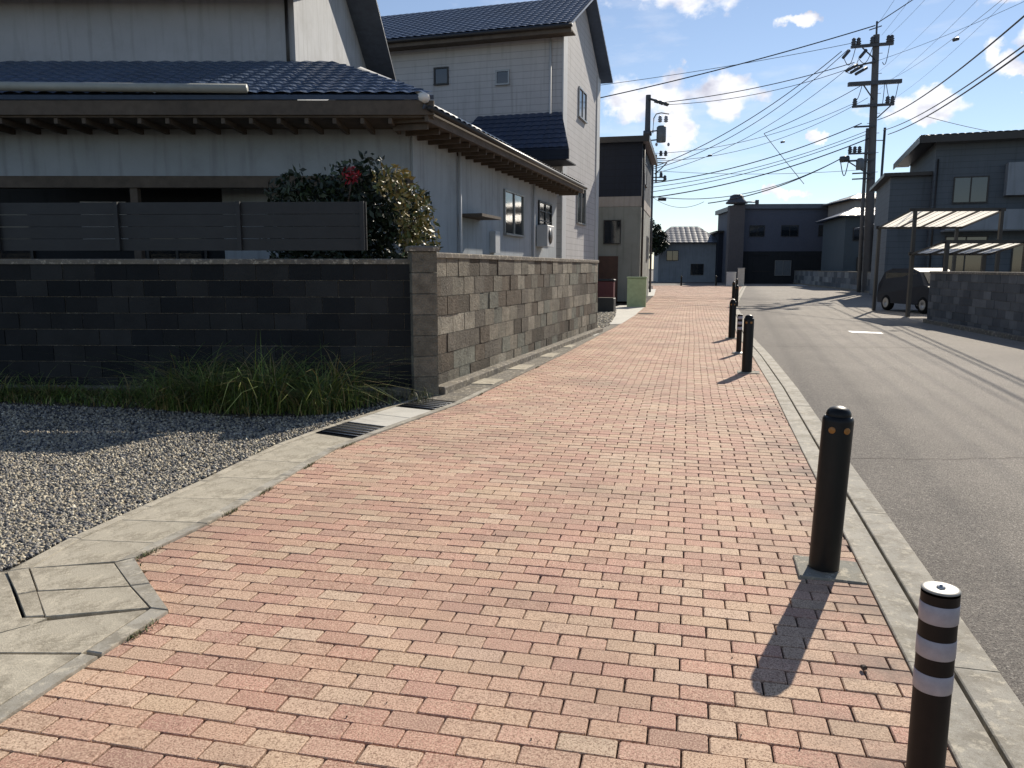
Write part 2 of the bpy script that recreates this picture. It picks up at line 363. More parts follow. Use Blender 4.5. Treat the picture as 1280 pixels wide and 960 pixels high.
# ------------------------------------------------------------------ ground lines (x, y in metres)
LB = [(-2.55,-3),(-2.2,0),(-1.90,1.9),(-1.76,2.44),(-1.66,2.90),(-1.565,3.30),(-2.03,3.94),(-1.86,4.50),(-1.77,4.98),(-1.67,5.60),(-1.52,6.45),(-1.30,7.05),(-.60,8.72),(.86,13.6),(2.79,20.6),(3.95,25.1),(7.9,43.2),(12,66),(12.3,69)]
RB = [(.25,-3),(.88,0),(1.40,2.20),(1.77,3.64),(2.03,4.65),(2.51,6.53),(3.41,10.0),(4.28,13.6),(5.20,17.7),(6.66,23.2),(9.1,32.4),(12.7,43.9),(19.3,65),(20.6,69)]
def off(line, d):      # shift a polyline sideways (to +x side for d>0)
    o = []
    for i, (x, y) in enumerate(line):
        a = line[max(i-1, 0)]; b = line[min(i+1, len(line)-1)]
        tx_, ty_ = b[0]-a[0], b[1]-a[1]; l = math.hypot(tx_, ty_); o.append((x+ty_/l*d, y-tx_/l*d))
    return o
def strip(mb, a, b, z0, z1, za=None):
    for i in range(len(a)-1):
        p, q, r, s_ = a[i], a[i+1], b[i+1], b[i]
        mb.add([(*p,z0),(*s_,z0),(*r,z0),(*q,z0),(*p,z1),(*s_,z1),(*r,z1),(*q,z1)], [(4,5,6,7),(0,1,5,4),(2,3,7,6),(3,0,4,7),(1,2,6,5)])
def dense(line, step=.6):
    o = []
    for (x0, y0), (x1, y1) in zip(line, line[1:]):
        n = max(1, int(math.hypot(x1-x0, y1-y0)/step))
        for k in range(n): o.append((x0+(x1-x0)*k/n, y0+(y1-y0)*k/n))
    o.append(line[-1]); return o

# ground sheet
mb = MB(); mb.add([(-900,-300,-.10),(900,-300,-.10),(900,1500,-.10),(-900,1500,-.10)], [(0,1,2,3)]); struct(mb.build('ground', M_soil))
# asphalt road, from the kerb across to the right-hand walls, carrying on beyond the pavement's end
mb = MB(); edge = off(RB, .335)
rr = [(e[0], e[1]) for e in edge]
RR = [(9.0,-3),(9.3,2),(10.2,11),(10.95,16),(12.0,21.5),(14.6,26),(18.2,34),(21.6,41),(25.5,50),(29.5,62),(36,80)]
for (a, b) in zip(dense(RR, 1.0), dense(RR, 1.0)[1:]): pass
ys = [-3,0,1,2,3,4,5,6.53,8,10,12,13.6,15.5,17.7,20,23.2,26,29,32.4,36,40,43.9,50,57,65,69]
for y0, y1 in zip(ys, ys[1:]):
    mb.add([(interp(edge, y0), y0, -.012), (interp(RR, y0), y0, -.012), (interp(RR, y1), y1, -.012), (interp(edge, y1), y1, -.012)], [(0,1,2,3)])
mb.add([(-14,69,-.012),(60,69,-.012),(78,150,-.012),(20,150,-.012)], [(0,1,2,3)])
mb.add([(20,150,-.012),(78,150,-.012),(100,420,-.012),(40,420,-.012)], [(0,1,2,3)])
struct(mb.build('road', M_asph))
# right verge between the road and the buildings
mb = MB()
for y0, y1 in zip(ys, ys[1:]):
    mb.add([(interp(RR, y0), y0, -.012), (60, y0, -.012), (60, y1, -.012), (interp(RR, y1), y1, -.012)], [(0,1,2,3)])
struct(mb.build('forecourt_ground', M_concd))
# pavement bed under the bricks
mb = MB(); l_ = dense(LB, .7)
for (y0, y1) in zip(ys, ys[1:]):
    mb.add([(interp(LB, y0)-.3, y0, -.016), (interp(RB, y0)+.1, y0, -.016), (interp(RB, y1)+.1, y1, -.016), (interp(LB, y1)-.3, y1, -.016)], [(0,1,2,3)])
struct(mb.build('pavement_bed', M_joint))

# ------------------------------------------------------------------ brick pavement: every brick cut to the kerbs
def und(x, y): return .0045*math.sin(x*1.7+y*.9)*math.sin(y*1.1-x*.6)+.0025*math.sin(x*4.1+1)*math.sin(y*3.3)
def clip(poly, p, q):   # keep the side left of p->q
    o = []
    def s_(a): return (q[0]-p[0])*(a[1]-p[1])-(q[1]-p[1])*(a[0]-p[0])
    for i in range(len(poly)):
        a, b = poly[i], poly[(i+1) % len(poly)]; sa, sb = s_(a), s_(b)
        if sa >= 0: o.append(a)
        if sa*sb < 0:
            k = sa/(sa-sb); o.append((a[0]+(b[0]-a[0])*k, a[1]+(b[1]-a[1])*k))
    return o
def seg(line, y):
    for i in range(len(line)-1):
        if y <= line[i+1][1]: return line[i], line[i+1]
    return line[-2], line[-1]
ang = R(-13.0); cu = (math.cos(ang), math.sin(ang)); cn = (-math.sin(ang), math.cos(ang))
BL, BW = .2005, .1005
fam = [(.555,.385,.268), (.50,.282,.212), (.53,.332,.240), (.42,.245,.185), (.58,.425,.305)]
wts = [.31, .28, .26, .07, .08]
V = []; Fq = []; COL = []; faces = []
rb = random.Random(5); rowj = {q: random.Random(q).gauss(0, .022) for q in range(-30, 740)}
for row in range(-24, 730):
    yb = row*BW
    # stretch of this course that can lie on the pavement
    for colm in range(-40, 190):
        xb = (colm+(.5 if row % 2 else 0)+.06*math.sin(row*.043)+rowj.get(row, 0))*BL
        cx = cu[0]*xb+cn[0]*yb; cy = cu[1]*xb+cn[1]*yb; J = .0050 if cy < 4 else min(.0085, .0050+.0004*(cy-4))
        if cy < -.1 or cy > 69: continue
        if cy < 1.7 and abs(cx) > 2.6: continue
        lx = interp(LB, cy); rx = interp(RB, cy)
        if cx < lx-.2 or cx > rx+.2: continue
        hw = BL/2-J/2-rb.uniform(0, .0012); hh = BW/2-J/2-rb.uniform(0, .001); ch = rb.uniform(.002, .006) if cy < 9 else 0
        wob = .0011 if cy < 12 else 0; th = rb.gauss(0, .004)
        ox = rb.gauss(0, wob); oy = rb.gauss(0, wob)
        poly = []
        cnr = [(-hw,-hh),(hw,-hh),(hw,hh),(-hw,hh)]
        if ch: cnr = [(-hw+ch,-hh),(hw-ch,-hh),(hw,-hh+ch),(hw,hh-ch*.8),(hw-ch*.8,hh),(-hw+ch,hh),(-hw,hh-ch),(-hw,-hh+ch)]
        for a, b in cnr:
            a += ox; b += oy; a, b = a-b*th, b+a*th
            # courses drift a little like a hand-laid pavement
            poly.append((cx+cu[0]*a+cn[0]*b, cy+cu[1]*a+cn[1]*b))
        if any(p[0] > interp(RB, p[1]) for p in poly):
            p, q = seg(RB, cy); poly = clip(poly, p, q)
        if len(poly) >= 3 and any(p[0] < interp(LB, p[1]) for p in poly):
            p, q = seg(LB, cy); poly = clip(poly, q, p)
        if len(poly) < 3: continue
        # drop slivers
        ar = abs(sum(poly[i][0]*poly[(i+1)%len(poly)][1]-poly[(i+1)%len(poly)][0]*poly[i][1] for i in range(len(poly))))/2
        if ar < .0006: continue
        n = len(poly); mx_ = sum(p[0] for p in poly)/n; my_ = sum(p[1] for p in poly)/n
        h0 = und(mx_, my_)+rb.gauss(0, .0007); tx_ = rb.gauss(0, .004); ty_ = rb.gauss(0, .004)
        if cy > 15: tx_ = ty_ = 0
        f_ = rb.choices(fam, wts)[0]; k = rb.uniform(.90, 1.08); tint = tuple(c*k*rb.uniform(.975, 1.025) for c in f_)
        far = cy > 30
        base = len(V)
        for (x, y) in poly:
            V.append((x, y, -.022)); COL.append(tint)
        for (x, y) in poly:
            V.append((x, y, h0-.0034+(x-mx_)*tx_+(y-my_)*ty_)); COL.append(tuple(c*.97 for c in tint))
        for (x, y) in poly:
            d = math.hypot(x-mx_, y-my_) or 1; kk = 1-.0048/d
            V.append((mx_+(x-mx_)*kk, my_+(y-my_)*kk, h0+(x-mx_)*tx_+(y-my_)*ty_)); COL.append(tint)
        for i in range(n):
            j = (i+1) % n
            faces.append((base+i, base+j, base+n+j, base+n+i)); faces.append((base+n+i, base+n+j, base+2*n+j, base+2*n+i))
        faces.append(tuple(base+2*n+i for i in range(n)))
me = bpy.data.meshes.new('brick_pavement'); me.from_pydata(V, [], faces); me.materials.append(M_paver)
ca_ = me.color_attributes.new('tint', 'FLOAT_COLOR', 'POINT'); arr = np.ones((len(V), 4), np.float32); arr[:, :3] = np.array(COL); ca_.data.foreach_set('color', arr.ravel())
bp_ = bpy.data.objects.new('brick_pavement', me); C.objects.link(bp_); struct(bp_)
print('brick faces', len(faces))

# ------------------------------------------------------------------ right kerb: concrete edging, open joint, gutter slab
def along(line, s0, s1):
    """points of the polyline between arc lengths"""
    o = []; acc_ = 0
    for a, b in zip(line, line[1:]):
        l = math.hypot(b[0]-a[0], b[1]-a[1])
        for t_ in (max(0, (s0-acc_)/l), min(1, (s1-acc_)/l)):
            if acc_+t_*l >= s0-1e-6 and acc_+t_*l <= s1+1e-6 and 0 <= t_ <= 1:
                p = (a[0]+(b[0]-a[0])*t_, a[1]+(b[1]-a[1])*t_)
                if not o or math.hypot(p[0]-o[-1][0], p[1]-o[-1][1]) > 1e-4: o.append(p)
        acc_ += l
    return o
def kerbrun(name, line, d0, d1, z, unit, gap, mtl, z0=-.09):
    a = dense(off(line, d0), .5); b = dense(off(line, d1), .5)
    tot = 0; m_b = MB()
    n = min(len(a), len(b)); L = [0]
    mid = off(line, (d0+d1)/2); length = sum(math.hypot(q[0]-p[0], q[1]-p[1]) for p, q in zip(mid, mid[1:]))
    s_ = 0
    while s_ < length-.1:
        pts = along(mid, s_+gap/2, min(length, s_+unit-gap/2))
        if len(pts) >= 2:
            w = (d1-d0)/2; l0 = off(pts, -w); l1 = off(pts, w); jz = random.gauss(0, .0012)
            strip_b(m_b, l0, l1, z0, z+jz, .005)
        s_ += unit
    return m_b.build(name, mtl)
def strip_b(m_b, a, b, z0, z1, bv):
    n = len(a)
    for i in range(n-1):
        p, q, r, s_ = a[i], a[i+1], b[i+1], b[i]
        def lerp2(u, v, k): return (u[0]+(v[0]-u[0])*k, u[1]+(v[1]-u[1])*k)
        w = math.hypot(p[0]-s_[0], p[1]-s_[1]); k = bv/w
        p2, s2, q2, r2 = lerp2(p, s_, k), lerp2(s_, p, k), lerp2(q, r, k), lerp2(r, q, k)
        z_ = z1-bv*.8
        vs = [(*p,z0),(*s_,z0),(*r,z0),(*q,z0),(*p,z_),(*s_,z_),(*r,z_),(*q,z_),(*p2,z1),(*s2,z1),(*r2,z1),(*q2,z1)]
        m_b.add(vs, [(8,9,10,11),(4,8,11,7),(5,6,10,9),(1,2,6,5),(3,0,4,7)]+([(0,1,5,4),(4,5,9,8)] if i == 0 else [])+([(2,3,7,6),(6,7,11,10)] if i == n-2 else []))
struct(kerbrun('kerb', RB, .006, .149, .004, 2.0, .004, M_conc))
struct(kerbrun('gutter_edge', RB, .169, .335, -.001, 2.0, .005, M_conc))

# ------------------------------------------------------------------ left drain: kerb strips, covers, gratings
KB = [(-1.76,2.44),(-1.66,2.90),(-1.565,3.30),(-2.03,3.94),(-1.86,4.50),(-1.77,4.98),(-1.67,5.60),(-1.52,6.45),(-1.30,7.05),(-.60,8.72)]
outer_near = [(-2.2,0),(-1.90,1.9),(-1.76,2.44),(-1.66,2.90),(-1.565,3.30)]
def kpoly(m_b, P, b=.004, z=.012): m_b.prism(P, -.08, z, b)
# brick-side kerb strip pieces
mb = MB()
def ks(a, b, w, z=.012):
    """strip with its right edge a->b and thickness w to the left"""
    dx, dy = b[0]-a[0], b[1]-a[1]; l = math.hypot(dx, dy); nx, ny = -dy/l*w, dx/l*w
    return [a, b, (b[0]+nx, b[1]+ny), (a[0]+nx, a[1]+ny)]
kpoly(mb, [(-2.2,.0),(-1.90,1.9),(-1.76,2.44),(-1.664,2.885),(-1.735,2.905),(-1.835,2.46),(-1.975,1.9),(-2.275,0)])
kpoly(mb, [(-1.658,2.905),(-1.565,3.30),(-1.65,3.32),(-1.73,2.925)])
kpoly(mb, [(-1.565,3.306),(-1.785,3.60),(-1.865,3.57),(-1.652,3.326)])
kpoly(mb, [(-1.79,3.606),(-2.03,3.94),(-2.00,4.03),(-2.10,3.88),(-1.87,3.578)][:2]+[(-2.10,3.87),(-1.87,3.578)])
KS = [(-2.03,3.945),(-1.86,4.50),(-1.77,4.98),(-1.67,5.60),(-1.52,6.45),(-1.30,7.05),(-.60,8.72),(-.28,9.8)]
ko = off(KS, -.075); ko[0] = (-2.105,3.885)
for i in range(len(KS)-1): kpoly(mb, [KS[i], KS[i+1], ko[i+1], ko[i]])
struct(mb.build('drain_kerb', M_conc))
# lot-side kerb strip
IN = [(-2.585,3.76),(-2.55,4.25),(-2.42,4.85),(-2.28,5.45),(-2.18,6.05),(-2.08,6.62),(-1.86,7.32),(-1.20,8.95),(-1.0,9.42)]
IO = off(IN, .065); mb = MB(); IO[0] = (-2.50,3.80)
for i in range(len(IN)-1): kpoly(mb, [IN[i], IN[i+1], IO[i+1], IO[i]])
kpoly(mb, [(-2.592,3.752),(-2.36,3.475),(-2.295,3.515),(-2.508,3.795)])
kpoly(mb, [(-2.355,3.468),(-2.17,3.235),(-2.095,3.245),(-2.29,3.508)])
kpoly(mb, [(-2.17,3.225),(-3.2,2.30),(-3.15,2.24),(-2.10,3.16),(-2.07,3.225)])
struct(mb.build('lot_edge_kerb', M_lid))
# drain bed below the covers
mb = MB(); mb.prism([(-3.1,1.0),(-1.95,1.0),(-1.75,2.5),(-1.62,3.28),(-2.1,3.9),(-1.85,5.0),(-1.6,6.4),(-.66,8.8),(-1.1,9.3),(-1.98,7.2),(-2.2,6.2),(-2.53,4.7),(-2.57,3.75),(-2.15,3.2),(-3.1,2.3)], -.09, -.03)
struct(mb.build('drain_bed', M_joint))
def lid(P, label, m=M_lid, z=.010, g=None):
    n = len(P); cx = sum(p[0] for p in P)/n; cy = sum(p[1] for p in P)/n
    Q = [(cx+(x-cx)*(1-.0015/math.hypot(x-cx, y-cy)) - cx, cy+(y-cy)*(1-.0015/math.hypot(x-cx, y-cy)) - cy) for x, y in P]
    q = MB(); q.prism(Q, -.055, z+random.gauss(0, .0008), .003)
    o = q.build('drain_cover', m, None, (cx, cy, 0)); return tag(o, label, 'drain cover', 'concrete covers of the roadside drain')
def on(line, y): return (interp(line, y), y)
lid([(-2.10,3.155),(-2.065,3.225),(-1.665,3.315),(-1.742,2.915),(-2.3,2.86)][:0] or [(-2.36,2.92),(-2.065,3.20),(-1.665,3.31),(-1.742,2.912)], 'worn concrete drain cover just below the pointed kerb corner')
lid([(-2.37,2.905),(-1.745,2.898),(-1.845,2.46),(-1.985,1.9),(-3.05,2.25)], 'large concrete drain cover at the lower left edge of the photo')
lid([(-2.087,3.238),(-1.662,3.328),(-1.866,3.566),(-2.286,3.503)], 'wedge-shaped concrete drain cover inside the pointed kerb corner')
lid([(-2.290,3.515),(-1.872,3.575),(-2.10,3.868),(-2.502,3.797)], 'stained concrete drain cover in the kinked bay, second from its point')
words = ['just above the kink', 'second above the kink', 'third above the kink', 'fourth above the kink', 'fifth above the kink', 'next but one to the lower grating', 'touching the lower grating']
ib = [3.80,4.22,4.57,5.03,5.55,6.08,6.60,6.86]; ob = [3.89,4.17,4.52,5.00,5.50,5.98,6.44,6.60]
for k in range(7):
    a, b = (ib[k], ib[k+1]), (ob[k], ob[k+1])
    if k == 6: a, b = (6.60, 7.10), (6.44, 6.86)
    P = [on(IO, a[0]), (interp(ko, b[0]), b[0]), (interp(ko, b[1]), b[1]), on(IO, a[1])]
    lid(P, 'concrete drain cover beside the gravel, '+words[k])
def grate(P, label):
    n = 4; cx = sum(p[0] for p in P)/4; cy = sum(p[1] for p in P)/4
    t_ = thing('drain_grating', label, 'drain grating', (cx, cy, 0), 0, 'steel gratings over the drain')
    P = [Vector((x-cx, y-cy, 0)) for x, y in P]       # near-in, near-out, far-out, far-in
    f = MB()
    for i in range(4): f.tube([P[i]+Vector((0,0,.004)), P[(i+1)%4]+Vector((0,0,.004))], .009, 4)
    f.build('frame', M_iron, t_)
    f = MB()
    for k in range(1, 26):
        a = P[0].lerp(P[1], k/26); b = P[3].lerp(P[2], k/26); f.tube([a+Vector((0,0,.003)), b+Vector((0,0,.003))], .0052, 4)
    for k in range(1, 6):
        a = P[0].lerp(P[3], k/6); b = P[1].lerp(P[2], k/6); f.tube([a-Vector((0,0,.004)), b-Vector((0,0,.004))], .005, 4)
    f.build('bars', M_iron, t_)
    for k in range(1, 6):
        f = MB(); a = P[0].lerp(P[3], k/6); b = P[1].lerp(P[2], k/6); f.tube([a+Vector((0,0,.009)), b+Vector((0,0,.009))], .0035, 4); f.build('cross_rod', M_steel, t_)
    return t_
def pq(y0i, y0o, y1i, y1o): return [on(IO, y0i), (interp(ko, y0o), y0o), (interp(ko, y1o), y1o), on(IO, y1i)]
grate(pq(7.12, 6.88, 7.62, 7.38), 'dark steel drain grating nearer the camera, beside the gravel edge')
lid(pq(7.64, 7.40, 8.06, 7.82), 'pale concrete drain cover beyond the nearer grating', M_pale)
lid(pq(8.07, 7.83, 8.50, 8.26), 'pale concrete drain cover before the farther grating', M_pale)
grate(pq(8.52, 8.28, 9.05, 8.80), 'dark steel drain grating farther away, near the stone wall end')
# concrete strip along the stone wall
WA, WB_ = (-1.02, 9.46), (2.02, 18.9)
mb = MB(); mb.prism([(-1.25,9.1),(-.67,8.86),(-.60,8.74),(.86,13.6),(2.74,20.4),(3.0,21.4),(2.3,20.6),(1.9,18.8),(-1.2,9.3)], -.06, .006)
struct(mb.build('drain_strip', M_concd))
wds = ['first', 'second', 'third', 'fourth', 'fifth']
for k, (y0, w_) in enumerate(((10.2,.5),(11.7,.6),(13.4,.6),(15.0,.55),(17.7,.6))):
    x0 = interp(LB, y0)-.40; P = [(x0,y0),(x0+.30,y0-.06),(x0+.30+w_*.3,y0-.06+w_),(x0+w_*.3,y0+w_)]
    lid(P, wds[k]+' small concrete cover set into the dark strip along the stone wall', M_pale if k == 4 else M_lid, .016)
# shallow access cover on the pavement
mb = MB(); mb.lathe([(.28,-.01),(.28,.005),(.265,.008),(.25,.004)], n=28); o = mb.build('manhole_cover', M_iron, None, (4.6, 26.4, .003)); tag(o, 'round dark manhole cover set in the brick pavement ahead', 'manhole cover')

# concrete apron far up and pale gravel patch
mb = MB(); mb.prism([(3.05,21.5),(4.05,25.4),(5.6,32.2),(4.5,32.2),(3.5,29.0),(2.7,24.0),(2.2,21.0)], -.05, .007); struct(mb.build('driveway_apron', M_pale))
mb = MB(); mb.prism([(7.0,42.5),(8.0,43.5),(10.6,57.0),(9.4,57.5)], -.05, .009); struct(mb.build('far_driveway_apron', M_pale))
mb = MB(); mb.prism([(-2.60,3.764),(-2.37,3.466),(-2.184,3.232),(-3.22,2.31),(-4.6,2.9),(-3.4,3.9)], -.06, .004, .004); struct(mb.build('entry_slab', M_lid))

# ------------------------------------------------------------------ gravel lot
mb = MB(); mb.prism([(-2.6,3.77),(-2.565,4.25),(-2.44,4.85),(-2.3,5.45),(-2.2,6.05),(-2.1,6.62),(-1.88,7.32),(-1.22,8.95),(-1.1,9.3),(-12,9.3),(-12,3.9),(-3.4,3.9)], -.07, -.014)
struct(mb.build('gravel_bed', M_gbase))
def stones(n, area, smin, smax, zb=-.008):
    base = np.array([(-1,-1,-1),(1,-1,-1),(1,1,-1),(-1,1,-1),(-1,-1,1),(1,-1,1),(1,1,1),(-1,1,1)], float)*.58
    q = np.array([(3,2,1,0),(4,5,6,7),(0,1,5,4),(1,2,6,5),(2,3,7,6),(3,0,4,7)])
    xs = []; k = 0
    P = []
    while len(P) < n:
        x, y = area(); P.append((x, y))
    P = np.array(P); s = RS.uniform(smin, smax, n)
    vs = base[None]+RS.uniform(-.33, .33, (n, 8, 3)); vs *= np.array([1, .75, .55])*s[:, None, None]
    a = RS.uniform(0, 2*np.pi, (n, 3))*np.array([1, .22, .22])
    ca_, sa_ = np.cos(a), np.sin(a)
    def rot(v, i, j, c, s_):
        x = v[..., i].copy(); y = v[..., j].copy(); v[..., i] = x*c[:, None]-y*s_[:, None]; v[..., j] = x*s_[:, None]+y*c[:, None]
    rot(vs, 1, 2, ca_[:, 1], sa_[:, 1]); rot(vs, 0, 2, ca_[:, 2], sa_[:, 2]); rot(vs, 0, 1, ca_[:, 0], sa_[:, 0])
    vs[..., 0] += P[:, 0, None]; vs[..., 1] += P[:, 1, None]; vs[..., 2] += (zb+RS.uniform(-.002, .012, n))[:, None]
    F = (q[None]+8*np.arange(n)[:, None, None]).reshape(-1, 4)
    pal = np.array([(.24,.225,.195),(.40,.35,.26),(.13,.13,.135),(.49,.435,.32),(.075,.077,.082),(.34,.29,.21),(.56,.52,.41)])
    c = pal[RS.choice(len(pal), n, p=[.24,.2,.18,.12,.1,.11,.05])]*RS.uniform(.8, 1.2, n)[:, None]
    return vs.reshape(-1, 3), F, np.repeat(c, 8, 0)
def lot():
    while True:
        y = random.uniform(3.55, 8.9)
        if random.random() > 1.25-(y-3.5)/6.5: continue
        xr = interp([(-2.75,3.5),(-2.62,3.8)]+IN[1:], y)-.03; xl = max(-7.5, -y*.74-.7)
        x = random.uniform(xl, xr)
        if y < 3.95 and x < -3.3: continue
        return x, y
V_, F_, c_ = stones(60000, lot, .008, .0215); stuff(tag(npmesh('gravel', V_, F_, M_stone, c_), 'grey and beige crushed gravel covering the lot left of the drain', 'gravel'))
mb = MB(); mb.prism([(1.9,18.9),(2.75,21.0),(3.55,25.0),(3.6,29.5),(2.4,29.5),(1.5,19)], -.05, .002); struct(mb.build('yard_ground', M_soil))
def lot2(): 
    y = random.uniform(19.5, 29); return random.uniform(.19*(y-19)+.9, interp([(2.1,19),(2.65,21.0),(3.35,25.0),(4.0,29.5)], y)), y
V_, F_, c_ = stones(5000, lot2, .02, .045, .005); stuff(tag(npmesh('gravel', V_, F_, M_stone, c_), 'patch of pale gravel in the yard beyond the stone wall', 'gravel'))

# ------------------------------------------------------------------ weeds in front of the dark wall
def blades(n, fn, hmin, hmax, wd, cols, lean=.5):
    P = np.array([fn() for _ in range(n)]); h = RS.uniform(hmin, hmax, n)*P[:, 2]; a = RS.uniform(0, 2*np.pi, n); l = RS.uniform(.15, 1, n)*lean*h*1.6
    w = RS.uniform(.6, 1.2, n)*wd; S = 5; vs = np.zeros((n, S*2, 3))
    dx, dy = np.cos(a), np.sin(a); dr = RS.uniform(.15, .8, n)
    for k in range(S):
        t_ = k/(S-1); x = P[:, 0]+dx*l*t_**2; y = P[:, 1]+dy*l*t_**2; z = h*(t_-dr*t_**2.6)
        ww = w*(1-t_)**.7+.0005
        vs[:, 2*k] = np.stack([x-dy*ww, y+dx*ww, z], 1); vs[:, 2*k+1] = np.stack([x+dy*ww, y-dx*ww, z], 1)
    q = np.array([(2*k, 2*k+1, 2*k+3, 2*k+2) for k in range(S-1)])
    F = (q[None]+S*2*np.arange(n)[:, None, None]).reshape(-1, 4)
    cols = np.array(cols); c = cols[RS.choice(len(cols), n)]*RS.uniform(.7, 1.3, n)[:, None]
    return vs.reshape(-1, 3), F, np.repeat(c, S*2, 0)
tuft = [(random.uniform(-3.9, -1.95), random.uniform(8.05, 9.0), random.uniform(.6, 1.9)) for _ in range(48)]+[(random.uniform(-8, -3.9), random.uniform(8.8, 9.2), random.uniform(.4, .9)) for _ in range(26)]
def gfn():
    if random.random() < .62:
        t_ = random.choice(tuft); x = t_[0]+random.gauss(0, .11); y = t_[1]+random.gauss(0, .07)
        edge_ = interp([(8.9,-9),(8.72,-5.9),(8.36,-4.0),(7.9,-2.83),(8.0,-2.03),(8.7,-1.4)], x); y = max(y, edge_+random.uniform(0,.05))
        return (x, y, t_[2])
    x = random.uniform(-8, -1.5); e_ = interp([(8.9,-9),(8.72,-5.9),(8.36,-4.0),(7.9,-2.83),(8.0,-2.03),(8.7,-1.4)], x)
    return (x, random.uniform(e_, 9.35), .38 if x < -4 else .55)
gc = [(.13,.19,.03),(.08,.13,.025),(.19,.22,.05),(.25,.19,.075),(.05,.085,.02)]
V_, F_, c_ = blades(11000, gfn, .10, .62, .0065, gc, 1.1); stuff(tag(npmesh('weeds', V_, F_, M_grass, c_), 'overgrown green weeds in the shade before the dark wall', 'grass'))
mb = MB(); mb.prism([(-12,9.4),(-12,9.0),(-5.9,8.74),(-4,8.38),(-2.83,7.9),(-2.03,8.05),(-1.5,8.75),(-1.25,9.4)], -.05, .012); struct(mb.build('weedy_soil', M_soil))
# moss and dry stalks by the drain kerb
def mfn():
    k = random.random()
    if k < .75:
        y = random.choice([4.75,4.0,3.1,5.2,5.9,6.6,9.4,12])+random.gauss(0, .06); return (interp(LB, y)+.01+abs(random.gauss(0,.012)), y, .05)
    return (random.choice([-1.4,-1.2,-1.05])+random.gauss(0, .05), random.uniform(8.6, 9.2), .35)
V_, F_, c_ = blades(500, mfn, .3, .8, .003, [(.13,.12,.05),(.09,.12,.03),(.2,.17,.09)]); stuff(tag(npmesh('joint_weeds', V_, F_, M_grass, c_), 'tiny weeds and dry stalks growing along the drain kerb', 'weeds'))
# small debris on the pavement
mb = MB()
for _ in range(45):
    y = 2.3+random.random()**1.6*9; x = random.uniform(interp(LB, y)+.1, interp(RB, y)-.05); s_ = random.uniform(.0014, .003); mb.M = Matrix.Translation((x, y, .004+und(x, y)))@Matrix.Rotation(random.random()*6, 4, 'Z')
    mb.box(-s_, s_, -s_*.7, s_*.7, -.003, s_*.9)
stuff(tag(mb.build('grit', M_joint), 'scattered dark grit on the brick pavement', 'grit'))
mb = MB(); mb.M = Matrix.Rotation(.4, 4, 'Z'); mb.prism([(-.012,-.008),(.010,-.011),(.014,.006),(-.003,.012)], -.002, .012, .003); o = mb.build('pebble', M_joint, None, (1.372, 2.80, .004)); tag(o, 'single dark pebble lying on the bricks near the striped post', 'pebble')

# ------------------------------------------------------------------ bollards
def make_bollard(label, loc, rz=0, plate=True):
    t_ = thing('bollard', label, 'bollard', loc, rz, 'black domed bollards along the kerb')
    b = MB(); r = .0745
    b.lathe([(r,0),(r,.788),(r*.985,.797),(r*.94,.806),(r*.86,.812),(.0605,.813),(.0595,.811),(.0600,.817),(.0595,.826),(.055,.839),(.046,.850),(.032,.858),(.014,.863),(.001,.864)], n=40)
    b.build('post', M_black, t_)
    for a in (-118, -62, 62, 118):
        q = MB(); q.M = Matrix.Rotation(R(a), 4, 'Z')@Matrix.Translation((r-.001, 0, .750))@Matrix.Rotation(R(90), 4, 'Y')
        q.lathe([(.017,0),(.017,.003),(.014,.0045),(.001,.0045)], n=18); q.build('reflector', M_orange, t_)
    b = MB(); b.bbox(-.135, .185, -.145, .145, -.05, .010, .004); b.build('base_plate', M_plate if plate else M_pale, t_)
    b = MB(); b.lathe([(.082,.009),(.082,.011),(.078,.013),(.074,.013)], n=32, cap=False); b.build('collar', M_concd, t_)
    return t_
b1 = make_bollard('black domed bollard nearest the camera, with orange reflectors and a long shadow', (1.617, 3.80, .002), R(-14))
b1.rotation_euler = (R(0), R(1.8), R(-14))
bl = [((3.52,11.42,.002), 'second black domed bollard from the camera, just right of the distant striped post'),
      ((4.90,17.1,.002), 'black domed bollard left of and beyond the distant striped post'),
      ((9.10,31.3,.002), 'black bollard mostly hidden behind nearer posts in the kerbside row'),
      ((11.40,39.8,.002), 'small distant black bollard standing farthest up the visible kerb edge'),
      ((14.60,50.3,.002), 'tiny far bollard at the kerb where the pavement starts to end'),
      ((17.96,68.2,.002), 'far bollard right of its twin across the end of the pavement'),
      ((14.90,68.2,.002), 'far bollard near the middle of the pavement end'),
      ((8.25,48.6,.002), 'lone far bollard at the left edge of the pavement beside the navy house')]
for l_, lb_ in bl: dup(b1, l_, R(-16), lb_)
def make_post(label, loc):
    t_ = thing('delineator_post', label, 'marker post', loc, 0, 'slim striped marker posts'); r = .0465
    b = MB(); b.lathe([(r,.012),(r,.706)], n=36, cap=False); b.build('post', M_brown, t_)
    for z in (.630, .534, .438):
        b = MB(); b.lathe([(r+.0003,z-.001),(r+.0013,z),(r+.0013,z+.049),(r+.0003,z+.050)], n=36, cap=False); b.build('reflective_band', M_refl, t_)
    b = MB(); b.lathe([(r+.0006,.713),(r+.0006,.715),(r-.001,.7165),(r-.006,.7185),(.030,.7175),(.001,.7175)], n=36); cp = b.build('cap', M_cap, t_)
    b = MB(); b.lathe([(.011,.7165),(.011,.7205),(.0095,.722),(.004,.722),(.004,.727),(.001,.727)], n=14); b.build('bolt', M_steel, cp)
    b = MB(); b.lathe([(.125,0),(.125,.006),(.10,.018),(.06,.03),(r,.034)], n=36); b.build('base_plate', M_cap, t_)
    return t_
p1 = make_post('brown marker post with three white reflective bands, cut off by the bottom edge', (1.127, 1.915, .002))
dup(p1, (4.15, 14.0, .002), .3, 'slim striped marker post far off, between two black bollards')

